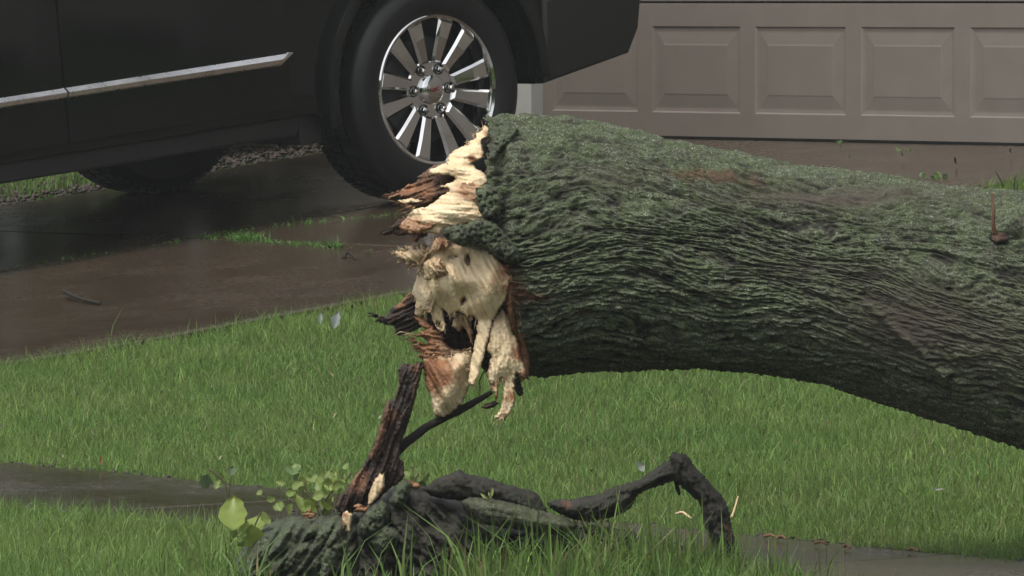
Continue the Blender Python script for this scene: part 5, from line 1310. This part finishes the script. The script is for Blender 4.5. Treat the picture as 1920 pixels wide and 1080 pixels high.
flat_leaf('small narrow pale leaf in the lawn beside the larger grey leaf', 600, 618, 22, 9, 5, (.15, .19, .15), -10)
flat_leaf('whitish crumpled leaf in the lawn left of the top of the arched branch', 1196, 892, 16, 20, 60, (.26, .29, .25), -20, 'tooth')
flat_leaf('pale streak of a dead leaf flat in the lawn at the right', 1758, 934, 6, 20, 0, (.28, .30, .25), -30, 'tooth')
flat_leaf('dark brown curled leaf lying on the concrete above the trunk', 1788, 312, 8, 14, 80, (.06, .035, .025), -40)
flat_leaf('brown leaf fragment on the concrete near the right edge', 1892, 293, 6, 11, 80, (.07, .04, .03), -40)
flat_leaf('tiny brown leaf speck on the concrete right of the garage weed', 1690, 300, 5, 7, 70, (.06, .04, .03), -40)
flat_leaf('small tan leaf lying at the upper edge of the sidewalk at the left', 185, 876, 8, 16, 80, (.30, .13, .06), -40)
flat_leaf('yellowish dead blade fallen in the lawn left of the upright splinter', 618, 712, 5, 20, 60, (.30, .27, .13), -30, 'tooth')
# chips of wood along the sidewalk
for i, (x_, y_, L_, lab) in enumerate([(1446, 1011, 26, 'orange wood chip on the sidewalk edge right of the arched branch, the leftmost'), (1466, 1013, 16, 'short orange wood chip touching the long one on the sidewalk edge'), (1540, 1024, 24, 'pale sliver of wood lying along the sidewalk edge'), (1588, 1030, 12, 'small pale wood flake at the sidewalk edge'), (1712, 1036, 18, 'pale splinter at the sidewalk edge farthest right')]):
    ground_limb('wood_chip', lab, 'wood chip', [(x_ - L_ / 2, y_ - 1, .0), (x_, y_, .006), (x_ + L_ / 2, y_ + 2, .0)], .0042, WOOD, 'wood chips on the sidewalk edge', 20 + i)
ground_limb('grass_straw', 'pale dry straw standing in the lawn right of the arched branch', 'straw', [(1372, 974, .0), (1378, 970, .02), (1384, 966, .045)], .003, WOOD, seed=31)
ground_limb('grass_straw', 'pale dry straw lying under the arched branch', 'straw', [(1268, 968, .0), (1280, 971, .01), (1296, 976, .0)], .004, WOOD, seed=32)

# ------------------------------------------------------------------ unseen trees, added all round to darken the low sky and reflections
def unseen_tree_belt():
    rng = np.random.default_rng(21); V, Fs = [], []; nv = 0
    spots = [(a, r) for a, r in [(-95, 46), (-120, 44), (-140, 50), (-160, 44), (180, 48), (160, 44), (140, 50), (120, 46), (100, 42), (84, 46), (70, 60), (-75, 55), (-60, 70), (55, 75)]]
    for a, r in spots:
        a = math.radians(a); cx, cy = r * math.sin(a), 20 + r * math.cos(a); H = rng.uniform(8, 12); R = rng.uniform(4.5, 7)
        n = 900
        d = rng.normal(size=(n, 3)); d /= np.linalg.norm(d, axis=1)[:, None]; rad = R * rng.uniform(.55, 1.0, n) ** .6
        c = d * rad[:, None] * np.array([1, 1, .85]) + np.array([cx, cy, H * .55]); c[:, 2] = np.maximum(c[:, 2], .3)
        s = rng.uniform(.5, 1.1, n)
        t1 = rng.normal(size=(n, 3)); t1 /= np.linalg.norm(t1, axis=1)[:, None]; t2 = np.cross(t1, d); t2 /= np.linalg.norm(t2, axis=1)[:, None] + 1e-9
        q = np.stack([c - t1 * s[:, None] - t2 * s[:, None], c + t1 * s[:, None] - t2 * s[:, None], c + t1 * s[:, None] + t2 * s[:, None], c - t1 * s[:, None] + t2 * s[:, None]], 1)
        V.append(q.reshape(-1, 3)); Fs.append(np.arange(n * 4).reshape(n, 4) + nv); nv += n * 4
    obj('tree_belt', mesh_np('tree_belt', np.concatenate(V), np.concatenate(Fs), smooth=False), FOLIAGE, kind='stuff', label='belt of trees across the street and beyond the neighbouring lots', cat='trees')
unseen_tree_belt()

# ------------------------------------------------------------------ thin rain mist
hz = NT('rain_mist'); hz.n.remove(hz.b)
pv = hz.n.new('ShaderNodeVolumePrincipled'); pv.inputs['Density'].default_value = .00065; pv.inputs['Color'].default_value = (.80, .86, .84, 1)
hz.l.new(pv.outputs[0], hz.out.inputs['Volume'])
MB().box((-520, -520, -1.6), (520, 560, 19)).build('haze', hz.m, kind='stuff', label='thin grey rain mist over the whole place')
